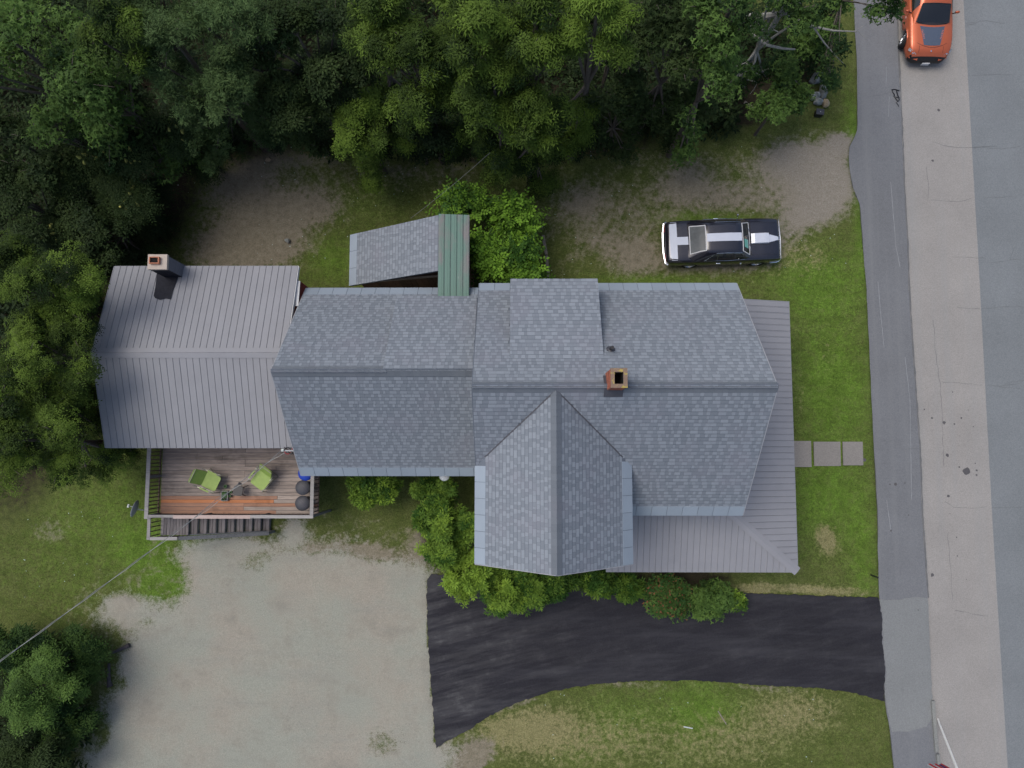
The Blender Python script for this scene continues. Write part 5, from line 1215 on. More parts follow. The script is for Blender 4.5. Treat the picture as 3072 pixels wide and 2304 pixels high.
# nose emblem seen at (2797,150): front end of the hood, 0.86 m up
he = P(2797, 150, .84); CH = rad(-91.5)
fwd = Vector((math.cos(CH), math.sin(CH), 0)); cc = he - fwd * (4.80 - CL / 2)
saloon = thing('orange_saloon', 'orange saloon car with a dark hood decal parked at the kerb', 'car', (cc.x, cc.y, ZR), rz=CH)
body, cabin, S, top, patch_, skin, cx = car(saloon, chg)
wsd = patch_('windscreen', lambda v: 3.02, lambda v: 3.62 + .05 * math.sin((v - .5) * math.pi), .52, 1.48, .008, 'car_glass', cabin, 8, 14)
border('window_trim', lambda v: 3.02, lambda v: 3.62 + .05 * math.sin((v - .5) * math.pi), .52, 1.48, .018, wsd, 'black_plastic')
patch_('rear_window', lambda v: .85, lambda v: 1.42, .56, 1.44, .008, 'car_glass', cabin, 8, 12)
for mir in (False, True):
    sg = -1 if mir else 1
    for a, b in ((1.25, 2.0), (2.06, 3.0)): patch_('side_window', lambda v: a + .2 * (v if a < 2 else 0), lambda v: b + (.22 * (1 - v * 2) if b > 2.5 else 0), .06, .42, .006, 'car_glass', cabin, 6, 4, mirror=mir)
    mb = MB().lathe((0, 0, 0), [(.02, -.06), (.075, -.04), (.085, .02), (.05, .06), (.01, .07)], 12); mb.V = [Vector((v.x * .55 + 3.16 - cx, sg * (1.04 + v.y * 1.2), 1.03 + v.z)) for v in mb.V]; mb.mk('mirror', 'paint_orange', body, smooth=True, local=True)
    MB().tube([(3.2 - cx, sg * .86, .98), (3.17 - cx, sg * 1.0, 1.0)], .025, 6).mk('mirror_arm', 'black_plastic', body, local=True)
    # headlight: follows the corner of the nose
    V = []
    for t in [i / 5 for i in range(6)]:
        x = 4.62 + .22 * t; y = lerp_tab(chg['low'], x)[0] * (.985 - .30 * t)
        zc = lerp_tab(chg['low'], x)[2]
        V += [(x + .045 - cx, sg * (y + .02), zc - .015), (x + .085 - cx, sg * (y + .035), zc - .13)]
    F = [(2 * i, 2 * i + 1, 2 * i + 3, 2 * i + 2) for i in range(5)]
    hl = mk('headlight', V, F, 'lamp_lens', body, local=True)
    for t in (.25, .65): MB().lathe((4.70 + .2 * t - cx, sg * (.86 - .24 * t), .74), [(.05, 0), (.045, .03), (.01, .035)], 10).mk('lamp', 'chrome', hl, local=True)
    V = []
    for t in [i / 5 for i in range(6)]:
        x = 4.84 + .12 * t; y = .80 - .36 * t; V += [(x + .03 - cx, sg * y, .60), (x + .10 - cx, sg * y, .56), (x + .03 - cx, sg * y, .50)]
    F = []
    for i in range(5): F += [(3 * i, 3 * i + 1, 3 * i + 4, 3 * i + 3), (3 * i + 1, 3 * i + 2, 3 * i + 5, 3 * i + 4)]
    mk('bumper_lip', V, F, 'paint_orange', body, local=True)
    MB().box((3.3 - cx, sg * .955, .72), (.02, .02, .02)).box((3.25 - cx, sg * .952, .70), (.12, .02, .03)).mk('side_badge', 'chrome', body, local=True)
pl_ = MB().box((5.10 - cx, .02, .36), (.03, .31, .155)).mk('licence_plate', 'plate_white', body, local=True)
skin('hood_decal', 3.83, 4.60, lambda x: -.52 + (x - 3.83) * .24, lambda x: .52 - (x - 3.83) * .24, .004, 'decal_grey', body, 10, 10, fn=lambda y: -.05 * (y / .5) ** 2 * 1.0)
for sg in (-1, 1):
    cu = bpy.data.curves.new('HEMI', 'FONT'); cu.body = 'HEMI'; cu.size = .13; cu.align_x = 'CENTER'; cu.align_y = 'CENTER'; cu.space_character = 1.15
    tmp = bpy.data.objects.new('tmp', cu); me = bpy.data.meshes.new_from_object(tmp); bpy.data.objects.remove(tmp); bpy.data.curves.remove(cu)
    Mt = Matrix.Rotation(rad(0 if sg > 0 else 180), 3, 'Z')
    for v in me.vertices:
        p = Vector((v.co.x * 1.25, v.co.y * .8, 0)); ang = -sg * .235
        q = Matrix.Rotation(ang, 3, 'Z') @ (Mt @ p); X = 4.13 + q.x; Y = sg * .385 + q.y; v.co = (X - cx, Y, top(X, Y) + .008)
    me.name = 'hood_lettering'; link('hood_lettering', me, 'decal_text', body)
for y in (-.50, .50): skin('hood_seam', 4.60, 4.84, lambda x: y - .006, lambda x: y + .006, .003, 'black_plastic', body, 5, 1)
skin('hood_gap', 4.66, 4.675, lambda x: -.62, lambda x: .62, .003, 'black_plastic', body, 1, 10, fn=lambda y: -.18 * (y / .6) ** 2)
MB().lathe((4.80 - cx, 0, top(4.8, 0)), [(.035, .0), (.03, .014), (.01, .016)], 12).mk('emblem', 'chrome', body, local=True)
skin('cowl', 3.63, 3.75, lambda x: -.72, lambda x: .72, .006, 'black_plastic', body, 3, 12, fn=lambda y: -.10 * (y / .7) ** 2)

# ================================================================== SMALL THINGS
def rock(px, py, r, hgt, label, mat='rock', flat=(1, 1), seed=1):
    c = P(px, py, hgt * .7); c.z = hgt * .35; rr = random.Random(seed); V = []; F = []; n, m = 9, 6
    ph = [rr.uniform(0, 6.28) for _ in range(4)]
    for i in range(m + 1):
        th = math.pi * i / m
        for j in range(n):
            a = 2 * math.pi * j / n; k = 1 + .18 * math.sin(2 * a + ph[0]) + .14 * math.sin(3 * a + ph[1] + th * 2) + rr.uniform(-.07, .07)
            V.append(c + Vector((r * flat[0] * k * math.sin(th) * math.cos(a), r * flat[1] * k * math.sin(th) * math.sin(a), hgt * .62 * math.cos(th) * (1 + .15 * math.sin(a * 2 + ph[2])))))
    for i in range(m):
        for j in range(n): q = i * n; F.append((q + j, q + n + j, q + n + (j + 1) % n, q + (j + 1) % n))
    o = mk('boulder', V, F, mat); tag(o, label, 'rock', 'rocks at the edge of the wood'); return o
rock(2457, 228, .30, .5, 'largest pointed grey boulder at the upper end of the rock heap', flat=(1, .9), seed=1)
rock(2473, 278, .21, .4, 'rounded pale grey boulder on the right of the rock heap', flat=(.85, 1.2), seed=2)
rock(2448, 283, .21, .4, 'speckled grey boulder on the left of the rock heap', seed=3)
rock(2458, 301, .17, .35, 'small pale grey stone in the lower middle of the rock heap', seed=4)
rock(2480, 306, .17, .3, 'tan stone at the lower right end of the rock heap', 'rock_tan', seed=5)
rock(2470, 262, .15, .3, 'small flat grey stone between the largest boulder and the rounded one', seed=6)
rock(803, 478, .10, .14, 'single whitish stone in the upper left yard grass', 'rock_tan', seed=8)
rock(861, 721, .11, .16, 'single grey stone on the bare earth of the yard', seed=9)
c = P(2461, 335, .3); c.z = 0
bxo = thing('black_box', 'black lidded box standing in the grass below the rock heap', 'box', c, rz=rad(-8))
bb = MB().box((0, 0, .14), (.30, .22, .28)).mk('body', 'black_plastic', bxo, local=True); MB().box((0, 0, .295), (.33, .25, .03)).mk('lid', 'bin_dark', bxo, local=True); MB().box((0, .0, .316), (.03, .03, .012)).mk('knob', 'dish_pale', bxo, local=True)
def plank(a, b, wd, th, mat, name, label, z=.03, cat='plank'):
    pa, pb = P(*a, z), P(*b, z); o = MB().beam(pa + Vector((0, 0, .0)), pb, wd, th).mk(name, mat); tag(o, label, cat); return o
plank((2233, 306), (2272, 333), .12, .06, 'plank_old', 'plank', 'short grey plank lying at the wood edge left of the rock heap')
plank((1629, 706), (1639, 764), .12, .09, 'plank_old', 'timber', 'old timber lying in the grass right of the leafy bush, upper piece', .05)
plank((1639, 767), (1646, 835), .12, .09, 'plank_old', 'timber', 'old timber lying in the grass right of the leafy bush, lower piece', .05)
plank((2154, 2133), (2179, 2173), .035, .03, 'plank_old', 'stick', 'thin pale stick lying on the south lawn', .03, 'stick')
plank((2051, 2180), (2078, 2185), .04, .03, 'dish_pale', 'stick', 'short whitish stick lying on the south lawn', .03, 'stick')
for a, b, lab in (((2233, 190), (2245, 232), ''),): pass
pts = [P(x, y, .07) for x, y in ((338, 1958), (350, 1953), (368, 1945), (388, 1935))]
o = MB().tube(pts, [.05, .06, .07, .09], 9).mk('old_log', 'log'); tag(o, 'dark weathered log lying at the gravel edge, upper one', 'log')
pts = [P(x, y, .08) for x, y in ((327, 1990), (326, 2020), (327, 2045), (330, 2060))]
o = MB().tube(pts, [.05, .07, .08, .12], 9).mk('old_log', 'log'); tag(o, 'dark weathered log with a thick end at the gravel edge, lower one', 'log')
# black tangle on the sidewalk edge
tg = thing('black_tangle', 'tangle of black wire and straps lying on the sidewalk edge', 'debris', P(2685, 285, .02))
tg_p = [[(2675, 269), (2685, 268), (2694, 271), (2698, 272)], [(2676, 270), (2680, 280), (2686, 290), (2690, 300), (2696, 303)], [(2690, 272), (2693, 285), (2697, 293), (2698, 300), (2694, 304), (2689, 297), (2684, 288)], [(2684, 292), (2690, 291), (2696, 293)], [(2688, 306), (2694, 314), (2697, 320)], [(2678, 276), (2684, 283), (2681, 289)]]
for i, pp in enumerate(tg_p): MB().tube([P(x, y, .045 + .012 * (i % 3)) for x, y in pp], .020 if i in (0, 2) else .012, 6).mk('strap', 'black_plastic', tg)
# hydrant-like marker post near the corner of the lawn
c = P(2613, 1725, 0)
mp_ = thing('marker_post', 'short black marker post in the lawn near the driveway mouth', 'post', c)
MB().tube([c - Vector((0, 0, .1)), c + Vector((0, 0, .55))], .03, 8).mk('shaft', 'black_plastic', mp_); MB().lathe(c + Vector((0, 0, .55)), [(.03, 0), (.04, .02), (.02, .05)], 8).mk('cap', 'black_plastic', mp_)
# leaning white pole with a small striped flag
pb_ = P(2813, 2157, ZR); pt_ = P(2872, 2309, 2.3)
fp = thing('flag_pole', 'leaning white pole with a striped flag at the lower right street edge', 'flag pole', pb_)
MB().tube([pb_ - (pt_ - pb_) * .05, pb_.lerp(pt_, .5), pt_], [.030, .042, .055], 10).mk('pole', 'pole_white', fp)
MB().lathe(pt_, [(.05, -.02), (.06, .02), (.03, .06)], 10).mk('finial', 'pole_white', fp)
for i in range(11):
    a = pt_ + Vector((-.06 - i * .055, -.06 + .03 * math.sin(i * 1.6), -.05)); b = a + Vector((-.055, .03 * math.sin((i + 1) * 1.6) - .03 * math.sin(i * 1.6), 0))
    mk('flag_stripe', [a, b, b - Vector((0, .08, .75)), a - Vector((0, .08, .75))], [(0, 1, 2, 3)], 'flag_blue' if i < 4 and i % 2 == 0 else ('flag_red' if i % 2 else 'flag_white'), fp)
MB().tube([pt_, pt_ + Vector((-.68, -.05, -.04))], .01, 6).mk('flag_bar', 'pole_white', fp)
# scattered pale litter and fallen leaves on the yard
def scatter_bits():
    r = np.random.default_rng(4); V = []; Q = []
    regions = [(520, 420, 1250, 620, 34), (1250, 440, 2300, 700, 46), (30, 1500, 350, 1800, 22), (1500, 2080, 2600, 2300, 24), (760, 640, 1050, 780, 20), (2200, 700, 2560, 820, 14), (1500, 640, 1950, 830, 24)]
    for x0, y0, x1, y1, n in regions:
        for _ in range(n):
            p = P(r.uniform(x0, x1), r.uniform(y0, y1), .02); s = r.uniform(.008, .022); a = r.uniform(0, 6.28); b = len(V); c_, s_ = math.cos(a), math.sin(a)
            for u, v in ((-1, -.5), (1, -.5), (1, .5), (-1, .5)): V.append((p.x + s * (u * c_ - v * s_), p.y + s * (u * s_ + v * c_), .03 + .012 * r.random()))
            Q.append((b, b + 1, b + 2, b + 3))
    o = link('fallen_petals', quad_mesh('fallen_petals', V, Q), 'sign_pale'); o['kind'] = 'stuff'; tag(o, 'pale fallen petals and bits scattered over the yard', 'petals')
MATS['sign_pale2'] = MATS['sign_pale']
scatter_bits()


# ================================================================== PLANTS
def rosette_templates(kind, nvar=6):
    out = []
    for q in range(nvar):
        r = np.random.default_rng(100 + q + hash_(kind)); V = []; Q = []
        def leaf(b, d, up, L, W, fold=0.0):
            b, d, up = np.array(b), np.array(d) / np.linalg.norm(d), np.array(up); s = np.cross(d, up); s /= (np.linalg.norm(s) + 1e-9); k = len(V)
            V.extend([b, b + d * L * .45 + s * W / 2, b + d * L, b + d * L * .45 - s * W / 2]); Q.append((k, k + 1, k + 2, k + 3))
        def compound(a, L, pairs, ll, lw, rise, droop):
            o = np.array([math.cos(a), math.sin(a), 0.0]); side = np.array([-math.sin(a), math.cos(a), 0.0])
            def p(t): return o * (L * t) + np.array([0, 0, L * (rise * t - droop * t * t)])
            for i in range(pairs):
                t = .25 + .72 * i / pairs; d = p(t + .05) - p(t); d /= np.linalg.norm(d)
                for sg in (-1, 1):
                    dd = d * .55 + side * sg * .85 + np.array([0, 0, r.uniform(-.35, .15)]); leaf(p(t), dd, [0, 0, 1], ll * r.uniform(.85, 1.15), lw)
            leaf(p(.97), p(1.0) - p(.9), [0, 0, 1], ll * 1.1, lw)
        def palmate(c, a, L, tilt):
            d = np.array([math.cos(a), math.sin(a), tilt]); d /= np.linalg.norm(d); s = np.cross(d, [0, 0, 1.0]); s /= np.linalg.norm(s); k = len(V); c = np.array(c)
            ctr = c + d * L * .30; V.append(ctr); ring = []
            for an, l_ in ((-115, .36), (-88, .62), (-40, .30), (0, .80), (40, .30), (88, .62), (115, .36)):
                an = rad(an); V.append(ctr + (d * math.cos(an) + s * math.sin(an)) * l_ * L + np.array([0, 0, (-.05 if l_ > .5 else .02) * L])); ring.append(len(V) - 1)
            Q.append((k, ring[0], ring[1], ring[2])); Q.append((k, ring[2], ring[3], ring[4])); Q.append((k, ring[4], ring[5], ring[6]))
        if kind == 'ash':
            n = r.integers(6, 9)
            for i in range(n): compound(2 * math.pi * i / n + r.uniform(-.3, .3), r.uniform(.20, .28), 2, .13, .034, r.uniform(.1, .6), r.uniform(.4, .9))
        elif kind == 'locust':
            n = r.integers(6, 8)
            for i in range(n): compound(2 * math.pi * i / n + r.uniform(-.3, .3), r.uniform(.19, .26), 3, .075, .032, r.uniform(.1, .7), r.uniform(.4, .9))
        elif kind == 'sumac':
            n = r.integers(8, 11)
            for i in range(n): compound(2 * math.pi * i / n + r.uniform(-.2, .2), r.uniform(.42, .55), 5, .12, .034, r.uniform(.15, .45), r.uniform(.4, .7))
        elif kind == 'maple':
            n = r.integers(6, 9)
            for i in range(n):
                a = r.uniform(0, 6.28); rr = r.uniform(.02, .20); palmate([rr * math.cos(a), rr * math.sin(a), r.uniform(-.08, .08) - rr * .3], a + r.uniform(-.6, .6), r.uniform(.09, .13), r.uniform(-.6, .1))
        elif kind == 'willow':
            for i in range(26):
                a = r.uniform(0, 6.28); z = r.uniform(-.2, .2); leaf([.10 * math.cos(a) * r.random(), .10 * math.sin(a) * r.random(), z], [math.cos(a), math.sin(a), r.uniform(-.2, .9)], [0, 0, 1], r.uniform(.09, .14), .022)
        elif kind == 'ovate':
            for i in range(15):
                a = r.uniform(0, 6.28); rr = r.uniform(0, .17); leaf([rr * math.cos(a), rr * math.sin(a), r.uniform(-.1, .1)], [math.cos(a), math.sin(a), r.uniform(-.6, .4)], [0, 0, 1], r.uniform(.09, .13), .05)
        elif kind == 'oval':       # rounded leaflets in pairs, bright tips
            n = 5
            for i in range(n):
                a = 2 * math.pi * i / n + r.uniform(-.4, .4); L = r.uniform(.24, .36); o = np.array([math.cos(a), math.sin(a), 0]); sd = np.array([-o[1], o[0], 0]); rise = r.uniform(.2, .8)
                for t in (.35, .6, .85):
                    for sg in (-1, 1): leaf(o * L * t + np.array([0, 0, L * rise * t]), o * .5 + sd * sg + np.array([0, 0, r.uniform(-.2, .3)]), [0, 0, 1], .10, .062)
                leaf(o * L + np.array([0, 0, L * rise]), o + np.array([0, 0, .2]), [0, 0, 1], .11, .068)
        elif kind == 'shrub':
            n = r.integers(8, 11)
            for i in range(n):
                a = 2 * math.pi * i / n + r.uniform(-.3, .3); leaf([.02 * math.cos(a), .02 * math.sin(a), 0], [math.cos(a), math.sin(a), r.uniform(-.3, .7)], [0, 0, 1], r.uniform(.12, .18), .048)
            for i in range(6):
                a = r.uniform(0, 6.28); leaf([.06 * math.cos(a), .06 * math.sin(a), -.08], [math.cos(a), math.sin(a), r.uniform(-.5, .1)], [0, 0, 1], r.uniform(.12, .17), .05)
        elif kind == 'vine':
            for i in range(7):
                a = r.uniform(0, 6.28); rr = r.uniform(.0, .2); palmate([rr * math.cos(a), rr * math.sin(a), r.uniform(-.06, .06)], a, r.uniform(.11, .15), r.uniform(-.4, .2))
        out.append((np.array(V), np.array(Q)))
    return out
def hash_(s): return sum(ord(c) * (i + 1) for i, c in enumerate(s)) % 1000
TPL = {k: rosette_templates(k) for k in ('ash', 'locust', 'sumac', 'maple', 'willow', 'ovate', 'oval', 'shrub', 'vine')}
TRI = [0]
def rot_to(d, spin):
    """rotation matrices taking +z to d with a spin"""
    z = d / (np.linalg.norm(d, axis=1, keepdims=True) + 1e-9); h = np.where(np.abs(z[:, 2:3]) < .95, [[0, 0, 1.0]], [[1.0, 0, 0]])
    x = np.cross(h, z); x /= np.linalg.norm(x, axis=1, keepdims=True); y = np.cross(z, x); c, s = np.cos(spin)[:, None], np.sin(spin)[:, None]
    return np.stack([x * c + y * s, -x * s + y * c, z], -1)
def crown_mesh(name, kind, C, D, scale, hue, val, rng):
    Vs = []; Qs = []; Ts = []; base = 0; tp = TPL[kind]; sel = rng.integers(0, len(tp), len(C)); Rm = rot_to(D, rng.uniform(0, 6.28, len(C)))
    for k, (tv, tq) in enumerate(tp):
        m = np.where(sel == k)[0]
        if not len(m): continue
        W = np.einsum('nij,vj->nvi', Rm[m], tv) * scale[m][:, None, None] + C[m][:, None, :]
        nl = len(tq); Q = tq[None] + (np.arange(len(m)) * len(tv))[:, None, None] + base
        t = np.zeros((len(m), len(tv), 3)); t[:, :, 0] = np.clip(hue[m][:, None] + rng.normal(0, .06, (len(m), 1)), 0, 1)
        lv = rng.normal(0, .10, (len(m), nl)); lb = rng.random((len(m), nl))
        pv = np.zeros((len(m), len(tv))); pb = np.zeros((len(m), len(tv)))
        for qi in range(nl):
            for vi in tq[qi]: pv[:, vi] = lv[:, qi]; pb[:, vi] = lb[:, qi]
        t[:, :, 1] = np.clip(val[m][:, None] + pv, 0, 1); t[:, :, 2] = pb
        Vs.append(W.reshape(-1, 3)); Qs.append(Q.reshape(-1, 4)); Ts.append(t.reshape(-1, 3)); base += len(m) * len(tv)
    V = np.vstack(Vs); Q = np.vstack(Qs); TRI[0] += 2 * len(Q)
    return quad_mesh(name, V, Q, np.vstack(Ts))
NMUL = dict(ash=1.6, maple=1.25, locust=1.02, ovate=1.2, shrub=1.5, oval=.42, willow=1.1, sumac=.85, vine=.8)
TIP = dict(oval=1.3, ash=.6, locust=.6, shrub=.5); HSH = dict(ash=-.12, locust=-.10)  # tip boost: pale new growth, and crown-interior shade put into inner leaf tint
LEAF = dict(ash='leaf_ash', locust='leaf_locust', sumac='leaf_sumac', maple='leaf_maple', willow='leaf_willow', ovate='leaf_dark', oval='leaf_bright', shrub='leaf_shrub', vine='leaf_vine')
def plant(name, label, cat, px, py, zc, rx, ry, rz, kind, n, group, seed, mat=None, lobes=7, hue=.5, val=.5, bark='bark', sc=1.0, trunk_r=None, extra=None, lean=(0, 0), cones=0, low=-.35):
    rng = np.random.default_rng(seed); c = np.array(P(px, py, zc)); base = Vector((c[0] + lean[0], c[1] + lean[1], 0))
    t = thing(name, label, cat, base, group)
    # lobes fill the crown unevenly; lower lobes carry the foliage down to the undergrowth
    n = int(n * NMUL.get(kind, 1.0)); Lc = []; Lr = []; Lh = []
    for i in range(lobes):
        a = 2 * math.pi * i / max(1, lobes - 1) + rng.uniform(-.5, .5); d = 0.0 if i == 0 else rng.uniform(.45, .80); z = .35 if i == 0 else rng.uniform(-.55, .30)
        Lc.append(c + np.array([rx * d * math.cos(a), ry * d * math.sin(a), rz * z])); k = rng.uniform(.30, .50) if i else .5; Lr.append(np.array([rx * k, ry * k, rz * k * .9])); Lh.append(rng.normal(0, .16))
    if cat == 'tree' and zc > 3.0:
        for i in range(5):
            a = -math.pi / 2 + rng.uniform(-1.6, 1.6); d = rng.uniform(.25, .75); z = zc * rng.uniform(.18, .62)
            Lc.append(np.array([c[0] + rx * d * math.cos(a), c[1] + ry * d * math.sin(a), z])); k = rng.uniform(.32, .48); Lr.append(np.array([rx * k, ry * k, min(rz * k, z * .6)])); Lh.append(rng.normal(-.18, .12))
    nl = len(Lc); Lr = np.array(Lr); Lc = np.array(Lc); wgt = np.prod(Lr, axis=1) ** (2 / 3); wgt[lobes:] *= .8; wgt /= wgt.sum()
    li = rng.choice(nl, n, p=wgt); K = 9
    spr = rng.normal(size=(nl, K, 3)); spr /= np.linalg.norm(spr, axis=2, keepdims=True); spr[:, :, 2] = np.abs(spr[:, :, 2]) * .95 - .22 if low > -.5 else np.abs(spr[:, :, 2]) * 1.2 - .5
    spl = rng.uniform(.55, 1.12, (nl, K)); pick = rng.integers(0, K, n); hs = rng.normal(0, .22, (nl, K)); vs2 = rng.normal(0, .10, (nl, K))
    u = spr[li, pick]; along = rng.beta(3.0, 1.3, n); sig = (.07 + .085 * np.cbrt(np.prod(Lr, axis=1)))[li][:, None]
    C = Lc[li] + u * Lr[li] * (spl[li, pick] * along)[:, None] + rng.normal(size=(n, 3)) * sig * np.array([1, 1, .55]); C[:, 2] = np.maximum(C[:, 2], .12)
    D = u * .55 + np.array([0, 0, .7]) + rng.normal(0, .25, (n, 3))
    hv = hue + HSH.get(kind, 0.0) + np.array(Lh)[li] + hs[li, pick] + rng.normal(0, .10, n) + TIP.get(kind, .3) * (along - .7); vv = val + vs2[li, pick] + rng.normal(0, .08, n)
    me = crown_mesh('crown', kind, C - np.array(base), D, sc * rng.uniform(.78, 1.32, n), hv, vv, rng)
    cr = link('crown', me, mat or LEAF[kind], t)
    tr = trunk_r or .03 + .011 * zc; mb = MB(); top = Vector(c)
    if cat == 'tree':
        mid = base.lerp(top, .5) + Vector((rng.uniform(-.15, .15), rng.uniform(-.15, .15), 0)); mid.z = zc * .5
        mb.tube([base - Vector((0, 0, .15)), base.lerp(mid, .5), mid, mid.lerp(top, .6), top], [tr * 1.25, tr, tr * .8, tr * .6, tr * .35], 8); fork = mid.lerp(top, .2)
    else: fork = base + Vector((0, 0, .1))
    for i in range(nl):
        e = Vector(Lc[i]); m_ = fork.lerp(e, .5) + Vector((rng.uniform(-.1, .1), rng.uniform(-.1, .1), rng.uniform(0, .15))); r0 = tr * (.5 if cat == 'tree' else .8)
        mb.tube([fork, m_, e], [r0, r0 * .7, r0 * .35], 6)
        for j in range(4):
            k = rng.integers(0, n); q = e + Vector(spr[i, j] * Lr[i] * .9)
            mb.tube([e.lerp(m_, .3), e.lerp(q, .55) + Vector((0, 0, .04)), q], [r0 * .35, r0 * .22, r0 * .1], 4)
    for path, r0, r1 in (extra or ()):
        pts = [P(x, y, z) for x, y, z in path]; mb.tube(pts, list(np.linspace(r0, r1, len(pts))), 7)
    mb.mk('trunk', bark, t)
    if cones:
        top_i = np.argsort(-(C[:, 2] + rng.normal(0, .25, n)))[:cones]; cm = cone_mesh()
        for k in top_i:
            o = bpy.data.objects.new('flower_cone', cm); COL.objects.link(o); o.parent = t; o.location = Vector(C[k]) + Vector((0, 0, .06)) - base
            o.rotation_euler = (rng.normal(0, .5), rng.normal(0, .5), 0); s_ = rng.uniform(.8, 1.3); o.scale = (s_, s_, s_)
    return t
_cone = []
def cone_mesh():
    if not _cone:
        m = MB().lathe((0, 0, 0), [(.035, 0), (.05, .04), (.038, .11), (.018, .17), (.004, .2)], 7); me = bpy.data.meshes.new('flower_cone'); me.from_pydata([tuple(v) for v in m.V], [], m.F); me.update(); me.materials.append(MATS['flower_cone']); _cone.append(me)
    return _cone[0]
WG = 'trees of the wood behind the yard'
T = lambda *a, **k: plant(*a, **k)
T('maple_tree', 'blue-green maple filling the upper left picture corner', 'tree', 60, 140, 8.5, 2.9, 2.6, 2.6, 'maple', 1500, WG, 1, hue=.62, val=.6, lobes=9)
T('maple_tree', 'green maple crown right of the corner maple in the upper left', 'tree', 255, 215, 7.6, 1.9, 1.8, 2.0, 'maple', 900, WG, 2, hue=.55, val=.55, lobes=8)
T('ash_tree', 'young yellow-green ash top at the upper edge between maple and willow', 'tree', 345, 75, 9.0, 1.0, 1.3, 1.5, 'ash', 260, WG, 3, hue=.35, val=.5, lobes=6)
T('willow_tree', 'fine-leaved grey-green willow at the upper left of the yard', 'tree', 545, 150, 7.8, 2.5, 2.1, 2.3, 'willow', 2000, WG, 4, hue=.6, val=.6, lobes=10)
T('willow_tree', 'brighter green willow top touching the upper edge left of the dark trees', 'tree', 705, 60, 8.6, 1.7, 1.3, 1.6, 'willow', 900, WG, 5, hue=.9, val=.7, lobes=7)
T('willow_tree', 'low dark willow hanging over the yard edge below the grey-green one', 'tree', 640, 270, 4.6, 1.8, 1.3, 1.6, 'willow', 900, WG, 6, hue=.25, val=.4, lobes=7)
T('maple_sapling', 'small bright maple sapling standing out of the dark thicket on the left', 'tree', 155, 370, 6.2, .85, 1.1, 1.0, 'maple', 260, WG, 7, hue=.95, val=.6, lobes=6)
T('thicket_tree', 'dark leafy tree at the left edge above the yellow-green trees', 'tree', 50, 420, 5.0, 1.9, 1.7, 1.7, 'maple', 700, WG, 8, mat='leaf_dark', hue=.7, val=.6, lobes=8)
T('thicket_tree', 'dark thicket crown at the left edge just above the bright trees', 'tree', 60, 610, 4.2, 1.7, 1.6, 1.5, 'ovate', 800, WG, 9, hue=.6, val=.5, lobes=8)
T('thicket_tree', 'dark rounded thicket tree left of the block chimney', 'tree', 300, 690, 3.4, 1.3, 1.2, 1.3, 'ovate', 650, WG, 10, hue=.75, val=.55, lobes=7)
T('thicket_tree', 'dark tree in the gap below the upper left maples', 'tree', 330, 330, 4.6, 2.0, 1.2, 1.5, 'ovate', 700, WG, 11, hue=.5, val=.45, lobes=8)
for i, (px, py, zc, r, n, cn, lab) in enumerate(((330, 470, 3.9, 1.6, 210, 30, 'largest sumac with many pale flower cones left of the yard'), (205, 505, 3.7, 1.1, 110, 12, 'sumac left of the largest one in the dark thicket'), (545, 400, 3.6, .95, 90, 11, 'small sumac with pale cones at the upper left yard corner'),
        (190, 715, 3.3, 1.2, 120, 13, 'sumac with pale cones above the yellow-green left trees'), (390, 610, 3.2, 1.0, 90, 9, 'low sumac above the block chimney'))):
    T('sumac', lab, 'tree', px, py, zc, r, r * .95, r * .7, 'sumac', int(n * 1.5), 'sumacs with pale flower cones', 20 + i, cones=cn, hue=.55, val=.5, lobes=6, low=-.1)
T('dark_tree', 'tall dark leafy tree behind the middle of the yard edge', 'tree', 900, 120, 7.4, 2.0, 1.9, 2.2, 'ovate', 1300, WG, 30, hue=.55, val=.5, lobes=9)
T('dark_tree', 'dark grey-green tree hanging over the yard left of the bright ash', 'tree', 870, 285, 5.2, 1.6, 1.4, 1.7, 'ovate', 1000, WG, 31, hue=.95, val=.6, lobes=8)
T('ash_tree', 'slender bright yellow-green ash reaching furthest into the yard', 'tree', 1080, 360, 5.0, .85, 1.5, 1.5, 'ash', 430, WG, 32, hue=.85, val=.6, lobes=8, sc=.85)
T('ash_tree', 'yellow-green ash top at the upper edge above the slender bright ash', 'tree', 1120, 45, 9.0, 1.1, 1.0, 1.6, 'ash', 280, WG, 33, hue=.6, val=.5, lobes=6)
T('ash_tree', 'broad ash crown in the upper middle left of centre', 'tree', 1245, 170, 8.2, 1.7, 1.7, 2.0, 'ash', 620, WG, 34, hue=.5, val=.48, lobes=8)
T('ash_tree', 'broad ash crown at the upper edge in the middle of the picture', 'tree', 1430, 95, 9.4, 1.7, 1.5, 2.0, 'ash', 640, WG, 35, hue=.55, val=.5, lobes=8)
T('ash_tree', 'ash crown above the leafy bush in the middle of the wood edge', 'tree', 1480, 250, 8.0, 1.2, 1.4, 1.8, 'ash', 480, WG, 36, hue=.55, val=.5, lobes=8)
T('ash_tree', 'drooping ash crown bulging furthest down over the middle yard', 'tree', 1600, 340, 7.0, 1.35, 1.0, 1.7, 'ash', 480, WG, 37, hue=.6, val=.52, lobes=8)
T('ash_tree', 'tall ash right of the middle at the upper edge', 'tree', 1610, 60, 9.6, 1.4, 1.4, 2.0, 'ash', 480, WG, 38, hue=.55, val=.5, lobes=7)
T('ash_tree', 'brightest yellow-green ash top at the upper edge right of the middle', 'tree', 1790, 45, 10.2, 1.15, .95, 1.7, 'ash', 330, WG, 39, hue=.98, val=.66, lobes=6)
T('dark_tree', 'dark understorey tree beneath the bright ash top', 'tree', 1830, 190, 6.0, 1.6, 1.6, 2.0, 'maple', 650, WG, 40, mat='leaf_dark', hue=.6, val=.5, lobes=8)
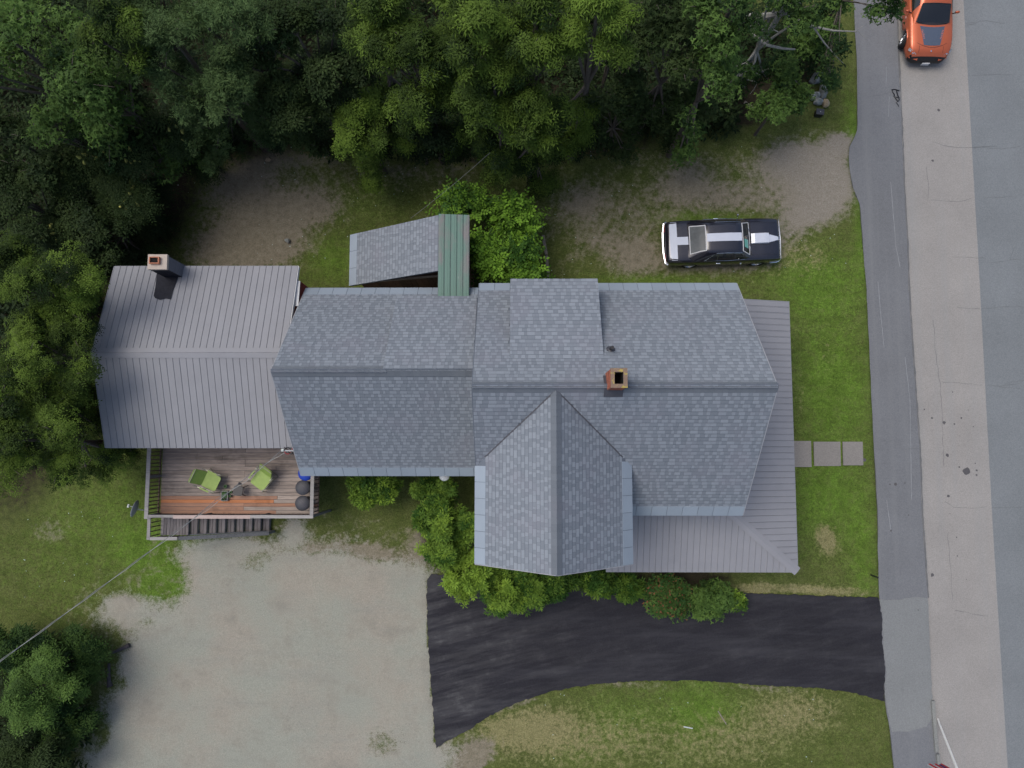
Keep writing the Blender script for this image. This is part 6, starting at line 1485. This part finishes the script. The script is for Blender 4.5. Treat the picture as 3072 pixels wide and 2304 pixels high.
T('dark_tree', 'dark low tree at the wood edge above the striped car', 'tree', 1850, 335, 3.6, 1.3, .9, 1.4, 'maple', 420, WG, 41, mat='leaf_dark', hue=.9, val=.55, lobes=7)
T('dark_tree', 'dark maple between the ash and the grey-limbed tree', 'tree', 2020, 120, 7.0, 1.3, 1.5, 1.8, 'maple', 600, WG, 42, mat='leaf_dark', hue=1.0, val=.65, lobes=8)
T('dark_tree', 'low dark maple at the wood edge right of the middle', 'tree', 2060, 290, 3.8, 1.4, 1.0, 1.4, 'maple', 480, WG, 43, mat='leaf_dark', hue=.85, val=.55, lobes=7)
T('dark_tree', 'dark shadowed tree behind the slender bright ash', 'tree', 1010, 220, 5.6, 1.4, 1.3, 1.7, 'ovate', 700, WG, 44, hue=.25, val=.4, lobes=8)
T('dark_tree', 'dark shadowed tree under the broad ash crowns', 'tree', 1290, 340, 4.6, 1.6, 1.1, 1.7, 'ovate', 800, WG, 45, hue=.45, val=.45, lobes=8)
T('dark_tree', 'dark low shrub tree right of the slender ash at the yard edge', 'tree', 1250, 400, 3.0, 1.0, .7, 1.0, 'ovate', 420, WG, 46, hue=.8, val=.5, lobes=6)
T('dark_tree', 'dark undergrowth tree at the upper edge beside the brightest ash', 'tree', 1950, 40, 7.6, 1.4, 1.2, 1.8, 'maple', 520, WG, 47, mat='leaf_dark', hue=.8, val=.5, lobes=7)
T('dark_tree', 'dark undergrowth between the maples and the willow at the upper edge', 'tree', 430, 20, 6.6, 1.6, 1.2, 1.5, 'ovate', 500, WG, 48, hue=.4, val=.45, lobes=7)
T('maple_tree', 'lit green maple column left of the grey limbs', 'tree', 2165, 160, 8.0, .75, 1.35, 1.6, 'maple', 430, WG, 50, hue=.75, val=.62, lobes=8)
T('maple_tree', 'green maple at the upper edge above the grey limbs', 'tree', 2190, 25, 9.0, 1.2, .9, 1.5, 'maple', 420, WG, 51, hue=.5, val=.5, lobes=7)
limbs = [([(2290, 100, .5), (2270, 80, 2.5), (2250, 50, 5.0), (2300, 48, 5.6), (2350, 40, 6.0), (2420, -10, 6.4)], .20, .06), ([(2340, 40, 5.9), (2400, 68, 5.6), (2440, 80, 5.4), (2500, 92, 5.2), (2575, 95, 5.0)], .075, .018), ([(2440, 80, 5.4), (2470, 125, 4.8), (2500, 160, 4.3), (2530, 190, 4.0)], .035, .010),
         ([(2248, 60, 4.8), (2262, 105, 4.9), (2300, 135, 4.8), (2350, 146, 4.6), (2385, 148, 4.4)], .085, .03), ([(2250, 62, 4.8), (2285, 78, 4.6), (2310, 85, 4.3), (2340, 98, 4.0)], .045, .015), ([(2215, 180, 3.0), (2255, 205, 2.8), (2295, 216, 2.6)], .03, .012), ([(2240, 238, 1.8), (2272, 247, 1.7), (2262, 268, 1.5), (2250, 282, 1.3)], .028, .010), ([(2375, 230, 2.2), (2402, 260, 2.0), (2390, 305, 1.6)], .03, .012), ([(2560, 94, 5.0), (2600, 72, 5.0), (2640, 60, 5.0)], .010, .004), ([(2575, 95, 5.0), (2600, 118, 5.0), (2625, 100, 5.0)], .008, .003)]
T('grey_limbed_maple', 'maple with bare pale grey limbs reaching over to the sidewalk', 'tree', 2350, 20, 6.6, 1.4, .8, 1.3, 'maple', 330, WG, 52, bark='bark_pale', extra=limbs, hue=.4, val=.5, lobes=7, trunk_r=.12)
T('maple_shrub', 'bright young maple left of the rock heap', 'tree', 2330, 318, 2.6, .85, .55, .8, 'maple', 190, WG, 53, hue=.98, val=.62, lobes=7)
T('maple_shrub', 'green maple shrub above the bright young maple', 'tree', 2350, 215, 3.0, .9, .9, 1.0, 'maple', 260, WG, 54, hue=.45, val=.45, lobes=7)
T('maple_shrub', 'green maple foliage above the rock heap beside the verge', 'tree', 2455, 90, 3.0, .8, .8, .9, 'maple', 250, WG, 55, hue=.75, val=.55, lobes=7, bark='bark_pale')
T('maple_shrub', 'small maple shrub between the bright young maple and the rock heap', 'tree', 2395, 285, 2.0, .45, .8, .7, 'maple', 130, WG, 56, hue=.6, val=.5, lobes=6)
T('maple_shrub', 'maple shrub along the verge at the upper edge beside the sidewalk', 'tree', 2500, 30, 4.0, .8, .9, 1.0, 'maple', 230, WG, 57, hue=.6, val=.5, lobes=6)
T('maple_tree', 'leafy branch end hanging over the sidewalk beside the orange car', 'tree', 2668, -25, 7.5, .85, .75, 1.0, 'maple', 260, WG, 58, hue=.5, val=.5, lobes=6, lean=(-.6, 4.0), trunk_r=.05)
LG = 'yellow-green trees left of the annex'
T('locust_tree', 'upper yellow-green locust left of the annex roof', 'tree', 95, 865, 7.2, 2.2, 1.7, 2.0, 'locust', 1000, LG, 60, hue=.55, val=.5, lobes=10)
T('locust_tree', 'middle yellow-green locust left of the annex ridge', 'tree', 130, 1085, 7.0, 1.8, 1.6, 2.0, 'locust', 900, LG, 61, hue=.5, val=.48, lobes=9)
T('locust_tree', 'lower yellow-green locust left of the annex and deck', 'tree', 85, 1320, 6.8, 1.9, 1.8, 2.0, 'locust', 950, LG, 62, hue=.6, val=.5, lobes=10)
T('locust_tree', 'small locust squeezed against the annex north-west corner', 'tree', 215, 900, 5.2, .9, 1.1, 1.4, 'locust', 330, LG, 63, hue=.4, val=.42, lobes=7)
T('locust_tree', 'yellow-green locust at the left edge beside the middle locust', 'tree', -20, 1180, 7.4, 1.3, 2.0, 1.8, 'locust', 600, LG, 64, hue=.45, val=.45, lobes=8)
T('thicket_tree', 'dark undergrowth below the locusts along the annex wall', 'tree', 170, 1010, 3.2, 1.5, 2.6, 1.5, 'ovate', 800, LG, 65, hue=.3, val=.4, lobes=9)
BG = 'trees in the lower left corner'
T('ash_tree', 'bright green leafy tree in the lower left corner', 'tree', 75, 2090, 3.4, 1.2, 1.6, 1.1, 'ash', 420, BG, 70, mat='leaf_maple', hue=.95, val=.65, lobes=8, sc=.9)
T('dark_shrub', 'dark green shrub at the gravel edge in the lower left', 'tree', 175, 1985, 1.4, 1.4, 1.1, .8, 'ash', 420, BG, 71, mat='leaf_maple', hue=.45, val=.5, lobes=9)
T('dark_shrub', 'dark green shrub below the bright tree in the lower left', 'tree', 165, 2165, 1.5, 1.1, 1.3, .8, 'ash', 400, BG, 72, mat='leaf_maple', hue=.4, val=.48, lobes=8)
T('dark_shrub', 'dark shrub cut by the lower left picture corner', 'tree', 60, 2280, 2.2, 1.5, 1.0, 1.0, 'ash', 420, BG, 73, mat='leaf_dark', hue=.8, val=.5, lobes=8)
T('dark_shrub', 'dark shrub at the left edge under the cable', 'tree', 30, 1960, 2.0, 1.3, .9, .9, 'ash', 330, BG, 74, mat='leaf_maple', hue=.4, val=.45, lobes=7)
SG = 'shrubs along the house walls'
T('shrub', 'big bright shrub left of the front gable and the driveway top', 'shrub', 1335, 1580, 2.5, 1.15, 1.6, 1.3, 'shrub', 1150, SG, 80, hue=.45, val=.5, lobes=10, trunk_r=.03, low=-.7)
T('shrub', 'bright shrub spilling over the driveway below the gable corner', 'shrub', 1420, 1720, 2.3, 1.1, .9, 1.1, 'shrub', 750, SG, 81, hue=.65, val=.55, lobes=9, trunk_r=.03, low=-.7)
T('shrub', 'bright shrub reaching furthest onto the driveway below the gable', 'shrub', 1520, 1785, 2.2, .95, .8, 1.0, 'shrub', 620, SG, 82, hue=.55, val=.55, lobes=8, trunk_r=.03, low=-.7)
T('shrub', 'shrub between the gable peak and the brightest driveway shrubs', 'shrub', 1600, 1768, 1.9, .8, .6, .85, 'shrub', 380, SG, 79, hue=.4, val=.48, lobes=7, trunk_r=.025, low=-.7)
T('shrub', 'darker shrub under the gable peak beside the driveway', 'shrub', 1665, 1750, 1.7, .85, .45, .8, 'shrub', 330, SG, 83, hue=.2, val=.42, lobes=7, trunk_r=.025, low=-.7)
T('shrub', 'low dark shrub below the west end of the porch roof', 'shrub', 1800, 1752, 1.3, .9, .42, .7, 'shrub', 320, SG, 84, hue=.12, val=.4, lobes=7, trunk_r=.02, low=-.7)
T('shrub', 'small round shrub under the wing eave right of the deck', 'shrub', 1115, 1470, 1.6, 1.05, .6, .8, 'shrub', 430, SG, 85, hue=.35, val=.48, lobes=8, trunk_r=.02, low=-.7)
T('shrub', 'small dark shrub under the white lamp at the wing eave', 'shrub', 1290, 1462, 1.4, .7, .5, .8, 'shrub', 240, SG, 86, hue=.2, val=.4, lobes=6, trunk_r=.02, low=-.7)
T('shrub', 'little shrub linking the porch shrub and the rusty vine', 'shrub', 1890, 1768, 1.0, .5, .4, .55, 'shrub', 170, SG, 78, hue=.2, val=.45, lobes=6, trunk_r=.02, low=-.7)
T('vine_shrub', 'rambling vine shrub with rusty brown leaves beside the driveway', 'shrub', 2000, 1795, 1.0, 1.25, .75, .7, 'vine', 430, SG, 87, hue=.4, val=.45, lobes=9, trunk_r=.02, low=-.7)
T('vine_shrub', 'green vine shrub right of the rusty one below the porch roof', 'shrub', 2140, 1800, .95, .95, .7, .65, 'vine', 380, SG, 88, mat='leaf_maple', hue=.7, val=.55, lobes=8, trunk_r=.02, low=-.7)
T('vine_shrub', 'little green clump at the right end of the driveway shrubs', 'shrub', 2212, 1806, .6, .32, .3, .4, 'vine', 70, SG, 89, mat='leaf_shrub', hue=.4, val=.5, lobes=5, trunk_r=.015, low=-.7)
OG = 'round-leaved bushes beside the shed'
for i, (px, py, zc, r, ry, n, lab) in enumerate(((1395, 610, 2.2, .95, .65, 120, 'bright round-leaved bush above the green roof strip'), (1530, 650, 2.2, .95, .75, 140, 'round-leaved bush right of the shed, upper one'), (1450, 760, 2.4, .75, .8, 120, 'round-leaved bush hugging the green roof strip'), (1560, 780, 2.3, .75, .85, 140, 'brightest round-leaved bush above the dormer, right of the shed'), (1600, 850, 1.2, .6, .4, 60, 'low round-leaved bush against the house beside the old timber'))):
    T('round_leaved_bush', lab, 'shrub', px, py, zc, r, ry, .9, 'oval', int(n * 1.7), OG, 90 + i, hue=.42 + .1 * (i % 3), val=.52, lobes=9, sc=1.25, trunk_r=.02, low=-.6)

# dark undergrowth of the wood floor
def undergrowth():
    r = np.random.default_rng(21); pts = []
    for px0, py0, px1, py1, n in ((380, 330, 1000, 420, 260), (980, 400, 1750, 455, 300), (1700, 340, 2200, 400, 200), (380, -40, 2200, 350, 1900), (-80, -60, 430, 760, 1500), (-80, 760, 270, 1380, 800), (-60, 1920, 270, 2330, 330), (2150, 20, 2480, 240, 200), (560, 340, 760, 420, 80)):
        for _ in range(n): p = P(r.uniform(px0, px1), r.uniform(py0, py1), 0); pts.append((p.x, p.y, r.uniform(.12, 1.0) ** 2 * 2.0 + .1))
    C = np.array(pts); n = len(C); D = np.tile([0, 0, 1.0], (n, 1)) + r.normal(0, .3, (n, 3))
    me = crown_mesh('undergrowth', 'ovate', C, D, r.uniform(1.3, 2.4, n), r.normal(.4, .25, n), r.normal(.45, .12, n), r)
    o = link('undergrowth', me, 'leaf_dark'); o['kind'] = 'stuff'; tag(o, 'dark leafy undergrowth covering the floor of the wood', 'undergrowth')
undergrowth()
# grass blades over the lawns (thinner where the ground is bare)
def grass():
    r = np.random.default_rng(11); n = 210000; x = r.uniform(-22.5, 17.5, n); y = r.uniform(-14.5, 20.5, n)
    ix = np.clip(((x - GX[0]) / .16).astype(int), 0, len(GX) - 1); iy = np.clip(((y - GY[0]) / .16).astype(int), 0, len(GY) - 1)
    g = {k: v[iy, ix] for k, v in COV.items()}
    p = (1 - g['bare'] * 1.15) * (1 - np.clip(g['grav'] * 1.6, 0, 1)) * (1 - g['litter'] * .9) * (1 - g['dry'] * .5)
    inb = (x > ax0 + .5) & (x < mx1 + 1) & (y > gyS + .8) & (y < wyN - .4) & ~((x < wx0) & (y < ayS + .4)) & ~((x > wx0) & (x < gxL + .3) & (y < wyS + .4))
    ok = (r.random(n) < p) & (g['drv'] < -.06) & (g['walk'] < -.06) & ~inb
    x, y = x[ok], y[ok]; m = len(x); lu = g['lush'][ok]; z = Z_[iy[ok], ix[ok]]
    a = r.uniform(0, 6.28, m); h = r.uniform(.025, .065, m) * (.7 + .8 * lu); wd = r.uniform(.006, .012, m); ln = r.uniform(.01, .05, m); b = r.uniform(0, 6.28, m)
    c0 = np.stack([x - wd * np.cos(a), y - wd * np.sin(a), z], -1); c1 = np.stack([x + wd * np.cos(a), y + wd * np.sin(a), z], -1); c2 = np.stack([x + ln * np.cos(b), y + ln * np.sin(b), z + h], -1)
    V = np.stack([c0, c1, c2], 1).reshape(-1, 3); Q = np.arange(3 * m).reshape(-1, 3)
    t = np.repeat(np.stack([np.clip(lu + r.normal(0, .25, m), 0, 1), np.clip(r.normal(.55, .18, m), 0, 1), np.zeros(m)], -1), 3, 0)
    o = link('grass', quad_mesh('grass', V, Q, t), 'grass_blade'); o['kind'] = 'stuff'; tag(o, 'short green and dry grass growing over the yard and lawns', 'grass')
grass()
